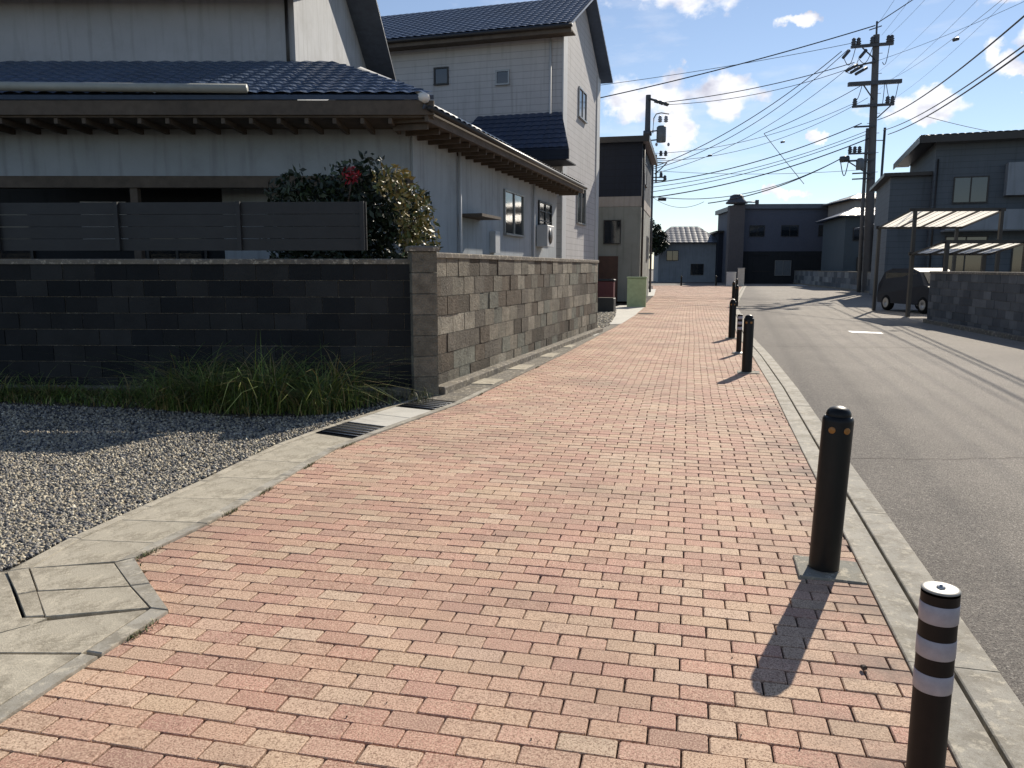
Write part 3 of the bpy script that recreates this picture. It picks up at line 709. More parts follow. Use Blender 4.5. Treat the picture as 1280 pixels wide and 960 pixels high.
# far white cabinets / pillar at the pavement end
def pillar(name, label, cat, x, y, w, d, h, m, n_=0):
    t_ = thing(name, label, cat, (x, y, 0), R(-16)); b = MB(); b.bbox(-w/2, w/2, -d/2, d/2, 0, h, .03); b.build('body', m, t_)
    b = MB(); b.bbox(-w/2-.03, w/2+.03, -d/2-.03, d/2+.03, h-.002, h+.06, .02); b.build('lid', m, t_)
    if n_:
        b = MB()
        for k in range(n_): b.box(-w/2+.05, w/2-.05, -d/2-.012, -d/2+.001, h*(.15+.8*k/n_), h*(.15+.8*k/n_)+h*.6/n_)
        b.build('panel', m, t_)
    return t_
pillar('equipment_cabinet', 'white cabinet at the far end of the pavement beside the road', 'cabinet', 19.0, 67.2, .8, .5, 1.15, M_shut, 3)
pillar('gate_pillar', 'grey square pillar right of the white cabinet, far end of the pavement', 'pillar', 19.55, 66.2, .55, .5, 1.5, M_pale)

# ------------------------------------------------------------------ road markings, crack, patches
mb = MB(); mb.prism([(8.30,18.75),(8.42,19.25),(9.03,18.80),(8.92,18.40)], -.01, -.0075); struct(mb.build('road_marking', M_paint))
mb = MB(); mb.prism([(25.6,78),(25.8,84),(28.4,83),(28.0,78)], -.01, -.0075); mb.prism([(25.5,69.5),(25.9,73),(27.4,73),(27.0,69.5)], -.01, -.0075); struct(mb.build('road_dashes', M_paint))
mb = MB(); xs = [interp(edge, 6.2)+.05+k*.08 for k in range(60)]
for a, b in zip(xs, xs[1:]):
    f1 = 6.19+.02*math.sin(a*5)+.012*math.sin(a*17)+random.uniform(-.006,.006); 
    mb.add([(a, f1-.004, -.0085), (b, f1-.004+.003, -.0085), (b, f1+.006, -.0085), (a, f1+.004, -.0085)], [(0,1,2,3)])
struct(mb.build('road_crack', M_joint))
mb = MB()
for yy_ in (15.4, 21.6):
    xs = [interp(edge, yy_)+.1+k*.12 for k in range(28)]
    for a, b in zip(xs, xs[1:]):
        f1 = yy_-.10*(a-xs[0])+random.uniform(-.01,.01); mb.add([(a,f1-.008,-.0085),(b,f1-.02,-.0085),(b,f1,-.0085),(a,f1+.008,-.0085)], [(0,1,2,3)])
struct(mb.build('road_seam', M_joint))

# ------------------------------------------------------------------ block walls
def blockwall(name, label, x0, y0, x1, y1, h, pal, m, bw=.39, bh=.2, th=.12, cap=True, foot=True, z0=0):
    L = math.hypot(x1-x0, y1-y0); a = math.atan2(y1-y0, x1-x0)
    t_ = thing(name, label, 'wall', (x0, y0, z0), a); b = MB(); rb_ = random.Random(hash(name+str(x0)) % 999)
    rows = int(round(h/bh)); f0 = .0
    for r_ in range(rows):
        x = -(bw/2 if r_ % 2 else 0)
        while x < L:
            xa, xb_ = max(0, x)+.004, min(L, x+bw)-.004
            if xb_-xa > .02:
                c = rb_.choice(pal); k = rb_.uniform(.85, 1.12); d = rb_.uniform(0, .014)
                b.box(xa, xb_, -th/2-d, th/2+d, r_*bh+.004, (r_+1)*bh-.004, tuple(q*k for q in c))
            x += bw
    b.build('blocks', m, t_)
    b = MB(); b.box(0.001, L-.001, -th/2+.008, th/2-.008, -.05, rows*bh-.01); b.build('mortar_core', M_concd, t_)
    if cap: b = MB(); b.bbox(-.02, L+.02, -th/2-.025, th/2+.025, rows*bh-.003, rows*bh+.06, .012); b.build('coping', M_concd, t_)
    if foot: b = MB(); b.bbox(-.05, L, -th/2-.15, th/2+.1, -.05, .10, .015); b.build('footing', M_concd, t_)
    return t_
stonepal = [(.205,.185,.145),(.125,.112,.09),(.165,.152,.12),(.075,.064,.048),(.25,.23,.185),(.105,.086,.064),(.15,.152,.125)]
blockwall('stone_wall', 'mixed beige and brown block wall along the left edge of the pavement', WA[0], WA[1], WB_[0], WB_[1], 1.7, stonepal, M_block, .40, .24, .14)
blockwall('boundary_wall', 'block wall with shade darkened into its colour across the back of the weedy gravel lot', -14.5, 9.9, -1.22, 9.42, 1.7, [(.020,.021,.022),(.030,.031,.031),(.014,.016,.018)], M_gblock, .4, .2, .12)  # near-black block colours deepen the shade on this wall
t_ = thing('wall_pier', 'tall beige stone pier at the near end of the block wall', 'pillar', (-1.08, 9.36, 0), R(17)); b = MB()
for k in range(7):
    c = random.choice(stonepal[:3]); b.bbox(-.15, .15, -.14, .14, k*.25, k*.25+.246, .01, c)
b.build('stones', M_block, t_); b = MB(); b.bbox(-.18, .18, -.17, .17, 1.748, 1.81, .02); b.build('cap', M_concd, t_)
# dark screen fence on the back wall
t_ = thing('screen_fence', 'dark slatted screen fence standing on the back boundary wall', 'fence', (-1.75, 9.43, 1.76), R(180-2.1))
for k in range(4):
    b = MB(); b.box(0, 12.5, -.012, .012, .0+k*.145, .14+k*.145); b.build('slat', M_fence, t_)
for k in range(9):
    b = MB(); b.box(.02+k*1.5, .07+k*1.5, .013, .055, 0, .58); b.build('post', M_fence, t_)

# ------------------------------------------------------------------ houses
def window(parent, M, cx, cz, w, h, fm=M_frame, mull=1, bars=0, pm=M_glass, name='window'):
    """M maps wall-local (x along wall, y outward, z up) to the house frame"""
    f = MB(); f.M = M; t_ = .05
    f.box(cx-w/2, cx+w/2, -.02, .05, cz+h/2-t_, cz+h/2); f.box(cx-w/2, cx+w/2, -.02, .09, cz-h/2, cz-h/2+t_)
    f.box(cx-w/2, cx-w/2+t_, -.019, .049, cz-h/2+t_, cz+h/2-t_); f.box(cx+w/2-t_, cx+w/2, -.019, .049, cz-h/2+t_, cz+h/2-t_)
    for k in range(mull):
        x = cx-w/2+w*(k+1)/(mull+1); f.box(x-.025, x+.025, -.018, .043, cz-h/2+t_, cz+h/2-t_)
    for k in range(bars):
        z = cz-h/2+h*(k+1)/(bars+1); f.box(cx-w/2+t_, cx+w/2-t_, -.017, .035, z-.015, z+.015)
    fo = f.build(name, fm, parent)
    p = MB(); p.M = M; p.box(cx-w/2+t_*.9, cx+w/2-t_*.9, .003, .014, cz-h/2+t_*.9, cz+h/2-t_*.9); p.build('pane', pm, fo)
    return fo
def face(x0, y0, ang_): # outward normal direction = local +y of the wall frame
    return Matrix.Translation((x0, y0, 0))@Matrix.Rotation(ang_, 4, 'Z')
FRONT = R(180)   # wall frame whose +y points to the camera; +x then points left
def part(name, m, parent, fn, M=None):
    b = MB(); b.M = M; fn(b); return b.build(name, m, parent)
def downpipe(parent, x, y, z0, z1, m=M_frame, r=.035):
    return part('downpipe', m, parent, lambda b: b.tube([(x, y, z1), (x, y, z0)], r, 8))

# house A : two storeys, pale grey render, lower tiled roof wrapping round an annex
A = thing('grey_house', 'large pale grey rendered house with brown eaves behind the weedy lot', 'house', (-4.15, 15.5, 0), 0)
part('wall', M_wallA, A, lambda b: b.box(-10.5, 0, 0, 8, 4.9, 7.05))
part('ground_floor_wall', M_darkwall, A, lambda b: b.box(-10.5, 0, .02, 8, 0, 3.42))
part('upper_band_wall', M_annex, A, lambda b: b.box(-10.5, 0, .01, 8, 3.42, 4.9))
part('roof', M_tile, A, lambda b: (b.slope((-11.2,-.8,6.75),(.75,-.8,6.75),(.75,4,8.6),(-11.2,4,8.6)), b.slope((.75,8.8,6.75),(-11.2,8.8,6.75),(-11.2,4,8.6),(.75,4,8.6))))
part('eave_board', M_wood, A, lambda b: (b.box(-11.2,.75,-.82,-.78,6.52,6.72), b.box(-11.2,.75,-.78,0,6.62,6.66)))
part('gable', M_wallA, A, lambda b: b.add([(-.001,0,7.05),(-.001,8,7.05),(-.001,4,8.5),(-.2,0,7.05),(-.2,8,7.05),(-.2,4,8.5)], [(0,1,2),(5,4,3),(0,3,4,1),(1,4,5,2),(2,5,3,0)]))
part('lower_roof', M_bluetile, A, lambda b: b.slope((-5.6,-2.7,4.28),(2.9,-2.7,4.28),(.7,.0,5.45),(-5.6,.0,5.45), amp=.035))
part('lower_eave_board', M_wood, A, lambda b: (b.box(-5.6,2.9,-2.68,-2.62,3.98,4.2), b.box(-5.6,2.88,-2.62,.0,3.95,3.99), [b.box(x,x+.06,-2.6,-.01,3.86,3.945) for x in np.arange(-5.5,2.6,.45)]))
part('lower_gutter', M_gut, A, lambda b: (b.tube([(-4.4,-2.77,4.40),(-.05,-2.77,4.36)],.07,10),))
part('soffit_wall', M_annex, A, lambda b: b.box(-5.2, 2.35, -1.55, -1.45, 3.15, 3.96))
part('beam', M_wood, A, lambda b: b.box(-5.3, 2.4, -1.62, -1.40, 2.95, 3.15))
for x in (-5.2,-2.6,.1,2.2): part('post', M_wood, A, lambda b: b.box(x, x+.13, -1.58, -1.45, 0, 2.95))
part('balcony_parapet', M_wallA, A, lambda b: (b.box(-10.4,-5.65,-1.2,-1.1,3.6,5.05), b.box(-10.4,-5.65,-1.1,-.001,3.6,3.7), b.box(-5.75,-5.65,-1.1,-.001,3.7,5.05)))
part('balcony_rail', M_gut, A, lambda b: b.box(-10.45,-5.6,-1.24,-1.06,5.052,5.12))
F_ = face(0, 0, FRONT)
window(A, F_, 7.6, 6.05, 1.7, 1.2); window(A, F_, 3.6, 4.35, .1, .1) if 0 else None
part('white_shutter', M_shut, A, lambda b: [b.box(-4.35,-3.45,-.03,-.001+.0,1.9+k*.105,2.0+k*.105) for k in range(9)])
Fs = face(0, 0, FRONT); 
window(A, face(0,-.0,FRONT), 6.2, 1.9, 1.7, 1.6, M_bframe)
part('front_door', M_door, A, lambda b: (b.box(-1.35,-.45,-.05,-.002,.05,2.95), b.box(-1.25,-.95,-.07,-.05,.3,2.6), b.box(-.85,-.55,-.07,-.05,.3,2.6)))
window(A, F_, 2.5, 1.6, 1.2, 1.6, M_bframe)
downpipe(A, -.12, -.08, 4.9, 6.7, M_bframe); downpipe(A, -10.2, -.08, 0, 6.7)
# annex along the pavement
X_ = thing('annex_house', 'single-storey grey annex with long brown eave and white plastered roof ridge', 'house', (-1.75, 14.0, 0), R(-16.7))
part('wall', M_annex, X_, lambda b: b.box(-4.0, 0, 0, 10.9, 0, 3.98))
part('roof', M_tile, X_, lambda b: (b.slope((.72,-1.1,4.12),(.72,11.6,4.12),(-1.75,11.6,5.32),(-1.75,1.6,5.32)), b.slope((-4.3,11.6,4.05),(-4.3,1.6,4.05),(-1.75,1.6,5.30),(-1.75,11.6,5.30))))
part('ridge', M_plaster, X_, lambda b: (b.tube([(-1.75,1.5,5.38),(-1.75,11.7,5.38)],.11,8), b.tube([(.72,-1.1,4.22),(-1.75,1.5,5.40)],.08,8)))
part('eave_board', M_wood, X_, lambda b: (b.box(.66,.72,-1.0,11.6,3.88,4.10), b.box(.0,.66,-.9,11.6,3.90,3.95), [b.box(.0,.62,y,y+.06,3.80,3.895) for y in np.arange(-.8,11.5,.5)]))
part('gutter', M_bframe, X_, lambda b: b.tube([(.79,-1.1,4.06),(.79,11.6,4.04)],.05,8))
side = face(0, 0, R(-90))     # +y of the wall frame -> house +x ; +x -> house -y
window(X_, side, -6.2, 2.9, 1.7, 1.1); window(X_, side, -9.4, 2.9, 1.5, 1.1, M_bframe, 1, 3)
part('door_hood', M_wood, X_, lambda b: b.box(.0,.5,2.3,3.6,2.6,2.66))
for y in (2.2, 8.0): downpipe(X_, .06, y, 0, 3.9, M_shut)
a_ = part('air_conditioner', M_shut, X_, lambda b: b.bbox(.03,.35,8.4,9.2,2.15,2.75,.02)); part('fan_grille', M_bframe, a_, lambda b: b.lathe([(.22,0),(.22,.012),(.01,.012)], n=20), Matrix.Translation((.352,8.72,2.45))@Matrix.Rotation(R(90),4,'Y'))
# gas meter box
part('meter_box', M_shut, X_, lambda b: b.bbox(.002,.14,4.3,4.65,1.9,2.4,.01))

# house B behind
B = thing('siding_house', 'tall light grey sided house with blue tiled roof and a corner painted pale as if sunlit', 'house', (1.69, 27, 0), R(-16.7))
part('wall', M_wallB, B, lambda b: b.box(-9.0, 0, 0, 6.8, 0, 9.35))
part('sunlit_corner_tint', M_shut, B, lambda b: b.box(-.0,.05,-.04,.55,0,9.3)); part('sunlit_corner_tint', M_shut, B, lambda b: b.box(-.02,.04,6.2,6.85,0,9.3))  # pale boards put the sunlit look of the corner into colour
part('roof', M_bluetile, B, lambda b: (b.slope((-9.7,-.75,9.35),(.45,-.75,9.35),(.45,3.4,11.5),(-9.7,3.4,11.5)), b.slope((.45,7.5,9.35),(-9.7,7.5,9.35),(-9.7,3.4,11.5),(.45,3.4,11.5))))
part('gable', M_wallB, B, lambda b: b.add([(.0,0,9.351),(.0,6.8,9.351),(.0,3.4,11.35),(-.2,0,9.351),(-.2,6.8,9.351),(-.2,3.4,11.35)], [(0,1,2),(5,4,3),(0,3,4,1),(1,4,5,2),(2,5,3,0)]))
part('eave_board', M_wood, B, lambda b: (b.box(-9.7,.45,-.74,-.70,9.08,9.30), b.box(-9.7,.44,-.70,0,9.16,9.20)))
part('gutter', M_bframe, B, lambda b: b.tube([(-9.8,-.82,9.26),(.5,-.82,9.26)],.06,8))
part('lower_roof', M_navytile, B, lambda b: b.slope((-3.6,-1.6,5.35),(.6,-1.6,5.35),(-.01,-.01,6.75),(-3.0,-.01,6.75)))
part('lower_fascia', M_navy, B, lambda b: (b.box(-3.6,.6,-1.58,-1.5,5.0,5.3), b.box(-3.5,.5,-1.5,0,4.98,5.02)))
Fb = face(0, 0, FRONT)
window(B, Fb, 4.35, 8.2, .55, .6, M_bframe, 0); window(B, Fb, 2.1, 8.0, .5, .5, M_frame, 0); window(B, Fb, 6.8, 7.6, 1.6, 1.2)
window(B, Fb, 1.6, 3.6, 1.6, 1.2)
sb = face(0, 0, R(-90)); window(B, sb, -3.3, 7.6, 1.4, 1.1); window(B, sb, -3.3, 3.9, 1.6, 1.4)
downpipe(B, -.4, -.06, 0, 9.1, M_shut)
# house C with navy upper floor
Cc = thing('navy_house', 'two-storey house with navy clad upper floor beside the pavement', 'house', (5.92, 36, 0), R(-13))
part('ground_floor_wall', M_greengrey, Cc, lambda b: b.box(-6, 0, 0, 8, 0, 4.35))
part('beige_band', M_beige, Cc, lambda b: b.box(-6.02, .02, -.02, 8.02, 4.352, 4.8))
part('upper_floor_wall', M_navy, Cc, lambda b: b.box(-6.0, .0, -.0, 8.0, 4.802, 7.2))
part('roof', M_navytile, Cc, lambda b: (b.box(-6.3,.25,-.3,8.3,7.203,7.36),))
part('eave_rim', M_bframe, Cc, lambda b: (b.box(-6.36,.31,-.36,-.3,7.16,7.42), b.box(.25,.31,-.3,8.36,7.16,7.42)))
Fc = face(0, 0, FRONT)
window(Cc, Fc, 1.3, 3.2, .8, 1.1, M_bframe, 0); window(Cc, Fc, 3.2, 3.2, 1.3, 1.3, M_bframe); window(Cc, Fc, 3.0, 6.0, 1.4, 1.0, M_bframe)
c2 = face(0,0,R(-90)); window(Cc, c2, -2.4, 6.0, 1.2, 1.1, M_bframe, 0, 0, M_shut); window(Cc, c2, -5.6, 2.6, 1.6, 1.2)
downpipe(Cc, .07, .12, 1.0, 7.1, M_bframe, .05)
part('side_louvre', M_gut, Cc, lambda b: [b.box(.002,.05,.6,1.5,6.0+k*.1,6.06+k*.1) for k in range(7)])
part('entrance_door', M_door, Cc, lambda b: b.box(-1.9,-1.0,-.05,-.001,0,2.1))
# things beside it
o = pillar('panel_box', 'pale green upright panel box at the corner of the navy house', 'box', 5.0, 31.0, .75, .12, 1.15, M_green); 
t_ = thing('planter', 'dark planter box on the gravel at the wall end', 'planter', (3.35, 27.4, 0), R(-16)); b = MB(); b.bbox(-.3,.3,-.25,.25,0,.5,.02); b.build('box', M_fence, t_); b = MB(); b.box(-.27,.27,-.22,.22,.5,.515); b.build('soil', M_soil, t_)
# red parked bicycle-shed style bin
t_ = thing('storage_bin', 'dark red storage bin against the navy house', 'bin', (3.95, 33.3, 0), R(-14)); b = MB(); b.bbox(-.45,.45,-.3,.3,0,1.0,.03); b.build('body', mat('dark_red_plastic', (.10,.02,.025), rough=.5), t_); b = MB(); b.bbox(-.48,.48,-.33,.33,1.0,1.08,.03); b.build('lid', M_fence, t_)

# ------------------------------------------------------------------ plants
def leafmass(n, blobs, size, cols, seed=1):
    rs = np.random.RandomState(seed); w = np.array([b[3]*b[4]*b[5] for b in blobs]); idx = rs.choice(len(blobs), n, p=w/w.sum())
    bl_ = np.array(blobs)[idx]; d = rs.normal(size=(n, 3)); d /= np.linalg.norm(d, axis=1)[:, None]; r = rs.uniform(.15, 1, n)**.42*(1+.12*np.sin(d[:, 0]*9+idx)*np.cos(d[:, 2]*7+idx*2))
    c = bl_[:, :3]+d*r[:, None]*bl_[:, 3:6]
    a = rs.normal(size=(n, 3)); a /= np.linalg.norm(a, axis=1)[:, None]; b = np.cross(a, rs.normal(size=(n, 3))); b /= np.linalg.norm(b, axis=1)[:, None]
    s = (size*rs.uniform(.6, 1.4, n))[:, None]
    vs = np.stack([c-a*s, c-b*s*.42, c+a*s, c+b*s*.42], 1).reshape(-1, 3); F = np.arange(4*n).reshape(-1, 4)
    cols = np.array(cols); cc_ = cols[rs.choice(len(cols), n)]*rs.uniform(.6, 1.35, n)[:, None]*(.8+.4*rs.uniform(0, 1, len(blobs))[idx])[:, None]
    return vs, F, np.repeat(cc_, 4, 0)
def tree(name, label, loc, h, blobs, n, size, cols, cat='tree', seed=1, trunk=.09):
    t_ = thing(name, label, cat, loc)
    v, f, c = leafmass(n, blobs, size, cols, seed); npmesh('crown', v, f, M_leaf, c, t_)
    b = MB(); rt = random.Random(seed); b.tube([(0,0,-.05),(.04,.02,h*.3),(-.03,.05,h*.6),(.02,0,h*.85)], trunk, 8, None, trunk*.35)
    for k in range(7):
        bb = blobs[k % len(blobs)]; z = h*(.25+.08*k); b.tube([(0,.02,z),((bb[0])*.5,(bb[1])*.5,(z+bb[2])/2+.1),(bb[0],bb[1],bb[2])], trunk*.4, 6, None, trunk*.12)
    b.build('trunk', M_bark, t_); return t_
dg = [(.012,.025,.011),(.02,.036,.014),(.03,.047,.016),(.014,.022,.01)]
tree('evergreen_tree', 'dense dark evergreen tree behind the boundary wall before the brown eaves', (-2.42, 11.6, 0), 3.2,
     [(0,0,2.1,.75,.55,.7),(-.75,-.1,2.75,.22,.2,.28),(.35,0,3.0,.25,.2,.25),(-.95,.1,2.6,.3,.25,.3),(1.05,0,2.45,.22,.2,.3),(-.5,.1,2.5,.5,.45,.42),(.55,0,2.45,.5,.45,.5),(.1,.1,2.75,.55,.5,.38),(-.3,-.1,1.6,.8,.6,.6),(.75,.1,2.0,.5,.4,.6),(-.9,.1,2.1,.4,.4,.6)], 9500, .055, dg, seed=3)
tree('backlit_tint_shrub', 'shrub with ochre backlight painted into its leaves above the near end of the stone wall', (-1.35, 10.7, 0), 2.6,
     [(0,0,2.3,.28,.25,.38),(.1,0,1.9,.3,.25,.4),(-.25,0,2.7,.3,.22,.25),(.12,.1,1.4,.25,.2,.4)], 1500, .045, [(.22,.17,.05),(.14,.14,.04),(.09,.11,.03),(.30,.22,.07)], 'shrub', 5, .03)  # ochre leaf tints stand for sun shining through the leaves
tree('distant_tree', 'dark green tree at the end of the street left of the far roofs', (14.6, 84, 0), 6.5, [(0,0,5,1.8,1.6,1.6),(.9,0,4.2,1.4,1.3,1.3),(-1,0,4,1.4,1.3,1.4)], 3500, .2, dg, seed=9, trunk=.2)
# red flower sign behind the wall
t_ = thing('camellia_blooms', 'cluster of red blooms at the top right of the dark evergreen', 'flowers', (-2.28, 11.2, 2.85)); 
v, f, c = leafmass(90, [(0,0,0,.14,.1,.12)], .035, [(.35,.02,.03),(.25,.015,.02)], 8); npmesh('petals', v, f, M_leaf, c, t_)
b = MB(); b.tube([(-.1,.1,-.5),(0,0,-.1)], .012, 6); b.build('stem', M_bark, t_)

# ------------------------------------------------------------------ right-hand side
blockwall('slate_block_wall', 'dark grey block wall along the right edge of the road', 10.75, 14.3, 12.05, 22.2, 1.45, [(.10,.11,.12),(.13,.14,.15),(.08,.09,.10)], M_gblock, .4, .2, .14)
blockwall('far_block_wall', 'long low concrete block wall on the far right side of the road', 22.0, 44.5, 28.6, 79, 1.3, [(.10,.11,.12),(.16,.17,.18),(.08,.09,.10),(.2,.21,.21)], M_gblock, 1.2, .42, .2)
blockwall('corner_block_wall', 'dark ribbed wall stub at the foot of the tall utility pole', 20.3, 40.6, 22.2, 44.4, 1.55, [(.05,.055,.06),(.07,.075,.08)], M_gblock, .3, .3, .2)
S = thing('slate_house', 'dark slate clad two-storey house on the right behind the carport', 'house', (20.4, 38.2, 0), R(-20)); S.scale = (1.14, 1.14, 1.14)
part('wall', M_slate, S, lambda b: b.box(-.0, 12, 0, 8, 0, 6.75))
part('roof', M_tile, S, lambda b: (b.slope((-.7,-.7,6.78),(12.7,-.7,6.78),(9.5,3.9,7.35),(2.5,3.9,7.35)), b.slope((-.7,8.6,6.78),(-.7,-.7,6.78),(2.5,3.9,7.35),(2.5,3.9,7.35)), b.slope((12.7,8.6,6.78),(-.7,8.6,6.78),(2.5,3.9,7.35),(9.5,3.9,7.35))))
part('eave_board', M_bframe, S, lambda b: (b.box(-.72,12.7,-.74,-.70,6.5,6.78), b.box(-.74,-.70,-.7,8.6,6.5,6.78), b.box(-.7,12.7,-.70,.0,6.6,6.64), b.box(-.70,.0,0,8.6,6.6,6.64)))
part('side_wing', M_slate, S, lambda b: b.box(-1.6, -.002, .6, 7, 0, 5.3)); part('side_wing_roof', M_bframe, S, lambda b: b.box(-1.9, -.002, .3, 7.3, 5.302, 5.45))
part('upper_bay', M_slatel, S, lambda b: b.box(2.6, 5.6, -.5, -.002, 4.3, 5.6))
Ff = face(0, 0, FRONT)
window(S, Ff, -1.4, 4.6, 1.3, 1.1, M_bframe); window(S, face(0,-.5,FRONT), -4.1, 4.95, 1.6, .9, M_bframe)
window(S, Ff, -1.4, 1.8, 1.6, 1.8, M_bframe); window(S, Ff, -4.0, 1.4, 1.8, 2.2, M_bframe)
part('balcony', M_slatel, S, lambda b: (b.box(.4,6.2,-1.1,-1.04,2.9,3.7), b.box(.4,6.2,-1.04,-.001,2.86,2.94)))
downpipe(S, .1, -.07, 0, 5.9, M_bframe)
# carport with translucent roof
def carport(label, loc, rz, w, d, z, fall, n=5):
    t_ = thing('carport', label, 'carport', loc, rz)
    b = MB(); nn = 24
    for i in range(nn):
        x0, x1 = w*i/nn, w*(i+1)/nn-.004; h_ = .012*(i % 2); b.add([(x0,0,z+h_),(x1,0,z+h_),(x1,d,z+fall+h_),(x0,d,z+fall+h_)], [(3,2,1,0)])
    b.build('roof_panel', M_poly, t_)
    b = MB(); b.box(-.05,w+.05,-.06,-.001,z-.05,z+.05); b.box(-.05,w+.05,d+.001,d+.07,z+fall-.06,z+fall+.05)
    for i in range(n): x = w*i/(n-1); b.add([(x-.02,0,z-.05),(x+.02,0,z-.05),(x+.02,d,z+fall-.05),(x-.02,d,z+fall-.05),(x-.02,0,z-.005),(x+.02,0,z-.005),(x+.02,d,z+fall-.005),(x-.02,d,z+fall-.005)], [(3,2,1,0),(4,5,6,7),(0,1,5,4),(1,2,6,5),(2,3,7,6),(3,0,4,7)])
    b.build('roof_frame', M_bframe, t_)
    for x in (.05, w-.15):
        for y in (d+.02,): part('post', M_bframe, t_, lambda b: b.box(x, x+.1, y+.05, y+.15, 0, z+fall))
        part('post', M_bframe, t_, lambda b: b.box(x, x+.1, -.16, -.06, 0, z))
    return t_
carport('long carport with a sunlit translucent roof before the slate house', (13.0, 25.6, 0), R(-4), 2.9, 2.6, 3.42, -.42)
carport('low bicycle shelter with a glowing cream roof right of the carport', (12.45, 22.6, 0), R(-3), 2.4, 1.9, 2.30, -.30)
# dark parked car under the carport
def car(label, loc, rz, col):
    t_ = thing('parked_car', label, 'car', loc, rz)
    prof = [(-1.68,.28),(-1.70,.62),(-1.60,.86),(-1.05,.98),(-.62,1.42),(-.2,1.55),(1.0,1.55),(1.45,1.42),(1.66,.95),(1.70,.55),(1.66,.28)]
    b = MB(); rows = []
    for w, k in ((-.74,.93),(-.72,1),(.72,1),(.74,.93)):
        rows.append([(x*(.985 if abs(w) > .73 else 1), w*(1 if z < 1.0 else .86), z if abs(w) < .73 or z < .9 else z*.985) for x, z in prof])
    vs = [p for r_ in rows for p in r_]; n = len(prof); fs = []
    for i in range(3):
        for j in range(n-1): fs.append((i*n+j, i*n+j+1, (i+1)*n+j+1, (i+1)*n+j))
        fs.append((i*n+n-1, i*n, (i+1)*n, (i+1)*n+n-1))
    fs += [tuple(range(n)), tuple(reversed(range(3*n, 4*n)))]
    b.add(vs, fs); b.build('body', mat('car_paint', col, rough=.6, spec=.3, var=.05), t_)
    b = MB(); b.add([(-1.02,-.55,1.03),(-1.02,.55,1.03),(-.64,.52,1.42),(-.64,-.52,1.42)], [(0,1,2,3)]); b.add([(-1.04,-.55,1.025),(-1.04,.55,1.025),(-.66,.52,1.415),(-.66,-.52,1.415)], [(3,2,1,0)]); b.build('windscreen', M_glass, t_)
    for s_ in (-1, 1):
        b = MB(); b.box(-.55, 1.3, s_*.655-.012, s_*.655+.012, 1.04, 1.38); b.build('side_window', M_glass, t_)
        b = MB(); b.box(-1.70, -1.62, s_*.52-.14, s_*.52+.14, .66, .80); b.build('headlight', M_shut, t_)
    for x in (-1.08, 1.08):
        for s_ in (-1, 1):
            b = MB(); b.M = Matrix.Translation((x, s_*.66, .29))@Matrix.Rotation(R(90), 4, 'X'); b.lathe([(.2,-.09),(.28,-.085),(.29,-.04),(.29,.04),(.28,.085),(.2,.09)], n=24)
            w_ = b.build('wheel', M_iron, t_); b = MB(); b.M = Matrix.Translation((x, s_*.66, .29))@Matrix.Rotation(R(90), 4, 'X'); b.lathe([(.18,-.094),(.02,-.10),(.02,.10),(.18,.094)], n=16); b.build('rim', M_steel, w_)
    return t_
car('dark compact car parked under the long carport', (14.7, 27.6, 0), R(96), (.02,.025,.035))
M_stub = None
# distant street end
def farhouse(name, label, loc, rz, w, d, h, wm, rm, rh, wins, flat=False):
    t_ = thing(name, label, 'house', loc, rz); part('wall', wm, t_, lambda b: b.box(0, w, 0, d, 0, h))
    if flat: part('roof', rm, t_, lambda b: b.box(-.3, w+.3, -.3, d+.3, h+.003, h+rh))
    else:
        part('roof', rm, t_, lambda b: (b.slope((-.6,-.6,h),(w+.6,-.6,h),(w-1.6,d/2,h+rh),(1.6,d/2,h+rh),pitch=.6,course=.5), b.slope((w+.6,d+.6,h),(-.6,d+.6,h),(1.6,d/2,h+rh),(w-1.6,d/2,h+rh),pitch=.6,course=.5),
          b.slope((-.6,d+.6,h),(-.6,-.6,h),(1.6,d/2,h+rh),(1.6,d/2,h+rh),pitch=.6,course=.5), b.slope((w+.6,-.6,h),(w+.6,d+.6,h),(w-1.6,d/2,h+rh),(w-1.6,d/2,h+rh),pitch=.6,course=.5)))
    for (x, z, ww, hh) in wins: window(t_, face(0,0,FRONT), -x, z, ww, hh, M_bframe)
    return t_
farhouse('pale_house', 'distant small house with pale wall and blue-grey roof left of the chimney', (16.2, 86, 0), R(-6), 6.2, 7, 4.3, M_slatel, M_tile, 1.9, [(1.5,2.9,1.3,1.1),(4.2,1.4,1.4,1.2)])
farhouse('navy_shed', 'very dark narrow building between the pale house and the long slate building', (22.2, 84, 0), R(-6), 2.2, 6, 5.3, M_navy, M_bframe, .2, [(1.1,3.3,.9,.9)], True)
LS = farhouse('long_slate_building', 'long dark slate two-storey building closing the street', (22.4, 78, 0), R(-3), 12.5, 9, 7.35, mat('slate_blue_siding', (.075,.085,.115), rough=.7, var=.12), M_tile, .45, [(2,5.2,1.5,1.1),(5.2,5.2,1.7,1.1),(8.8,5.2,1.6,1.1),(2.6,2.0,1.8,1.6),(6.8,2.0,1.6,1.3),(10.2,2.2,1.5,1.8)], True)
part('lower_band', M_darkwall, LS, lambda b: b.box(-.03,12.53,-.05,-.001,0,3.2)); window(LS, face(0,-.05,FRONT), -4.7, 1.55, 1.6, 1.5, M_frame, 1, 0, M_tank)
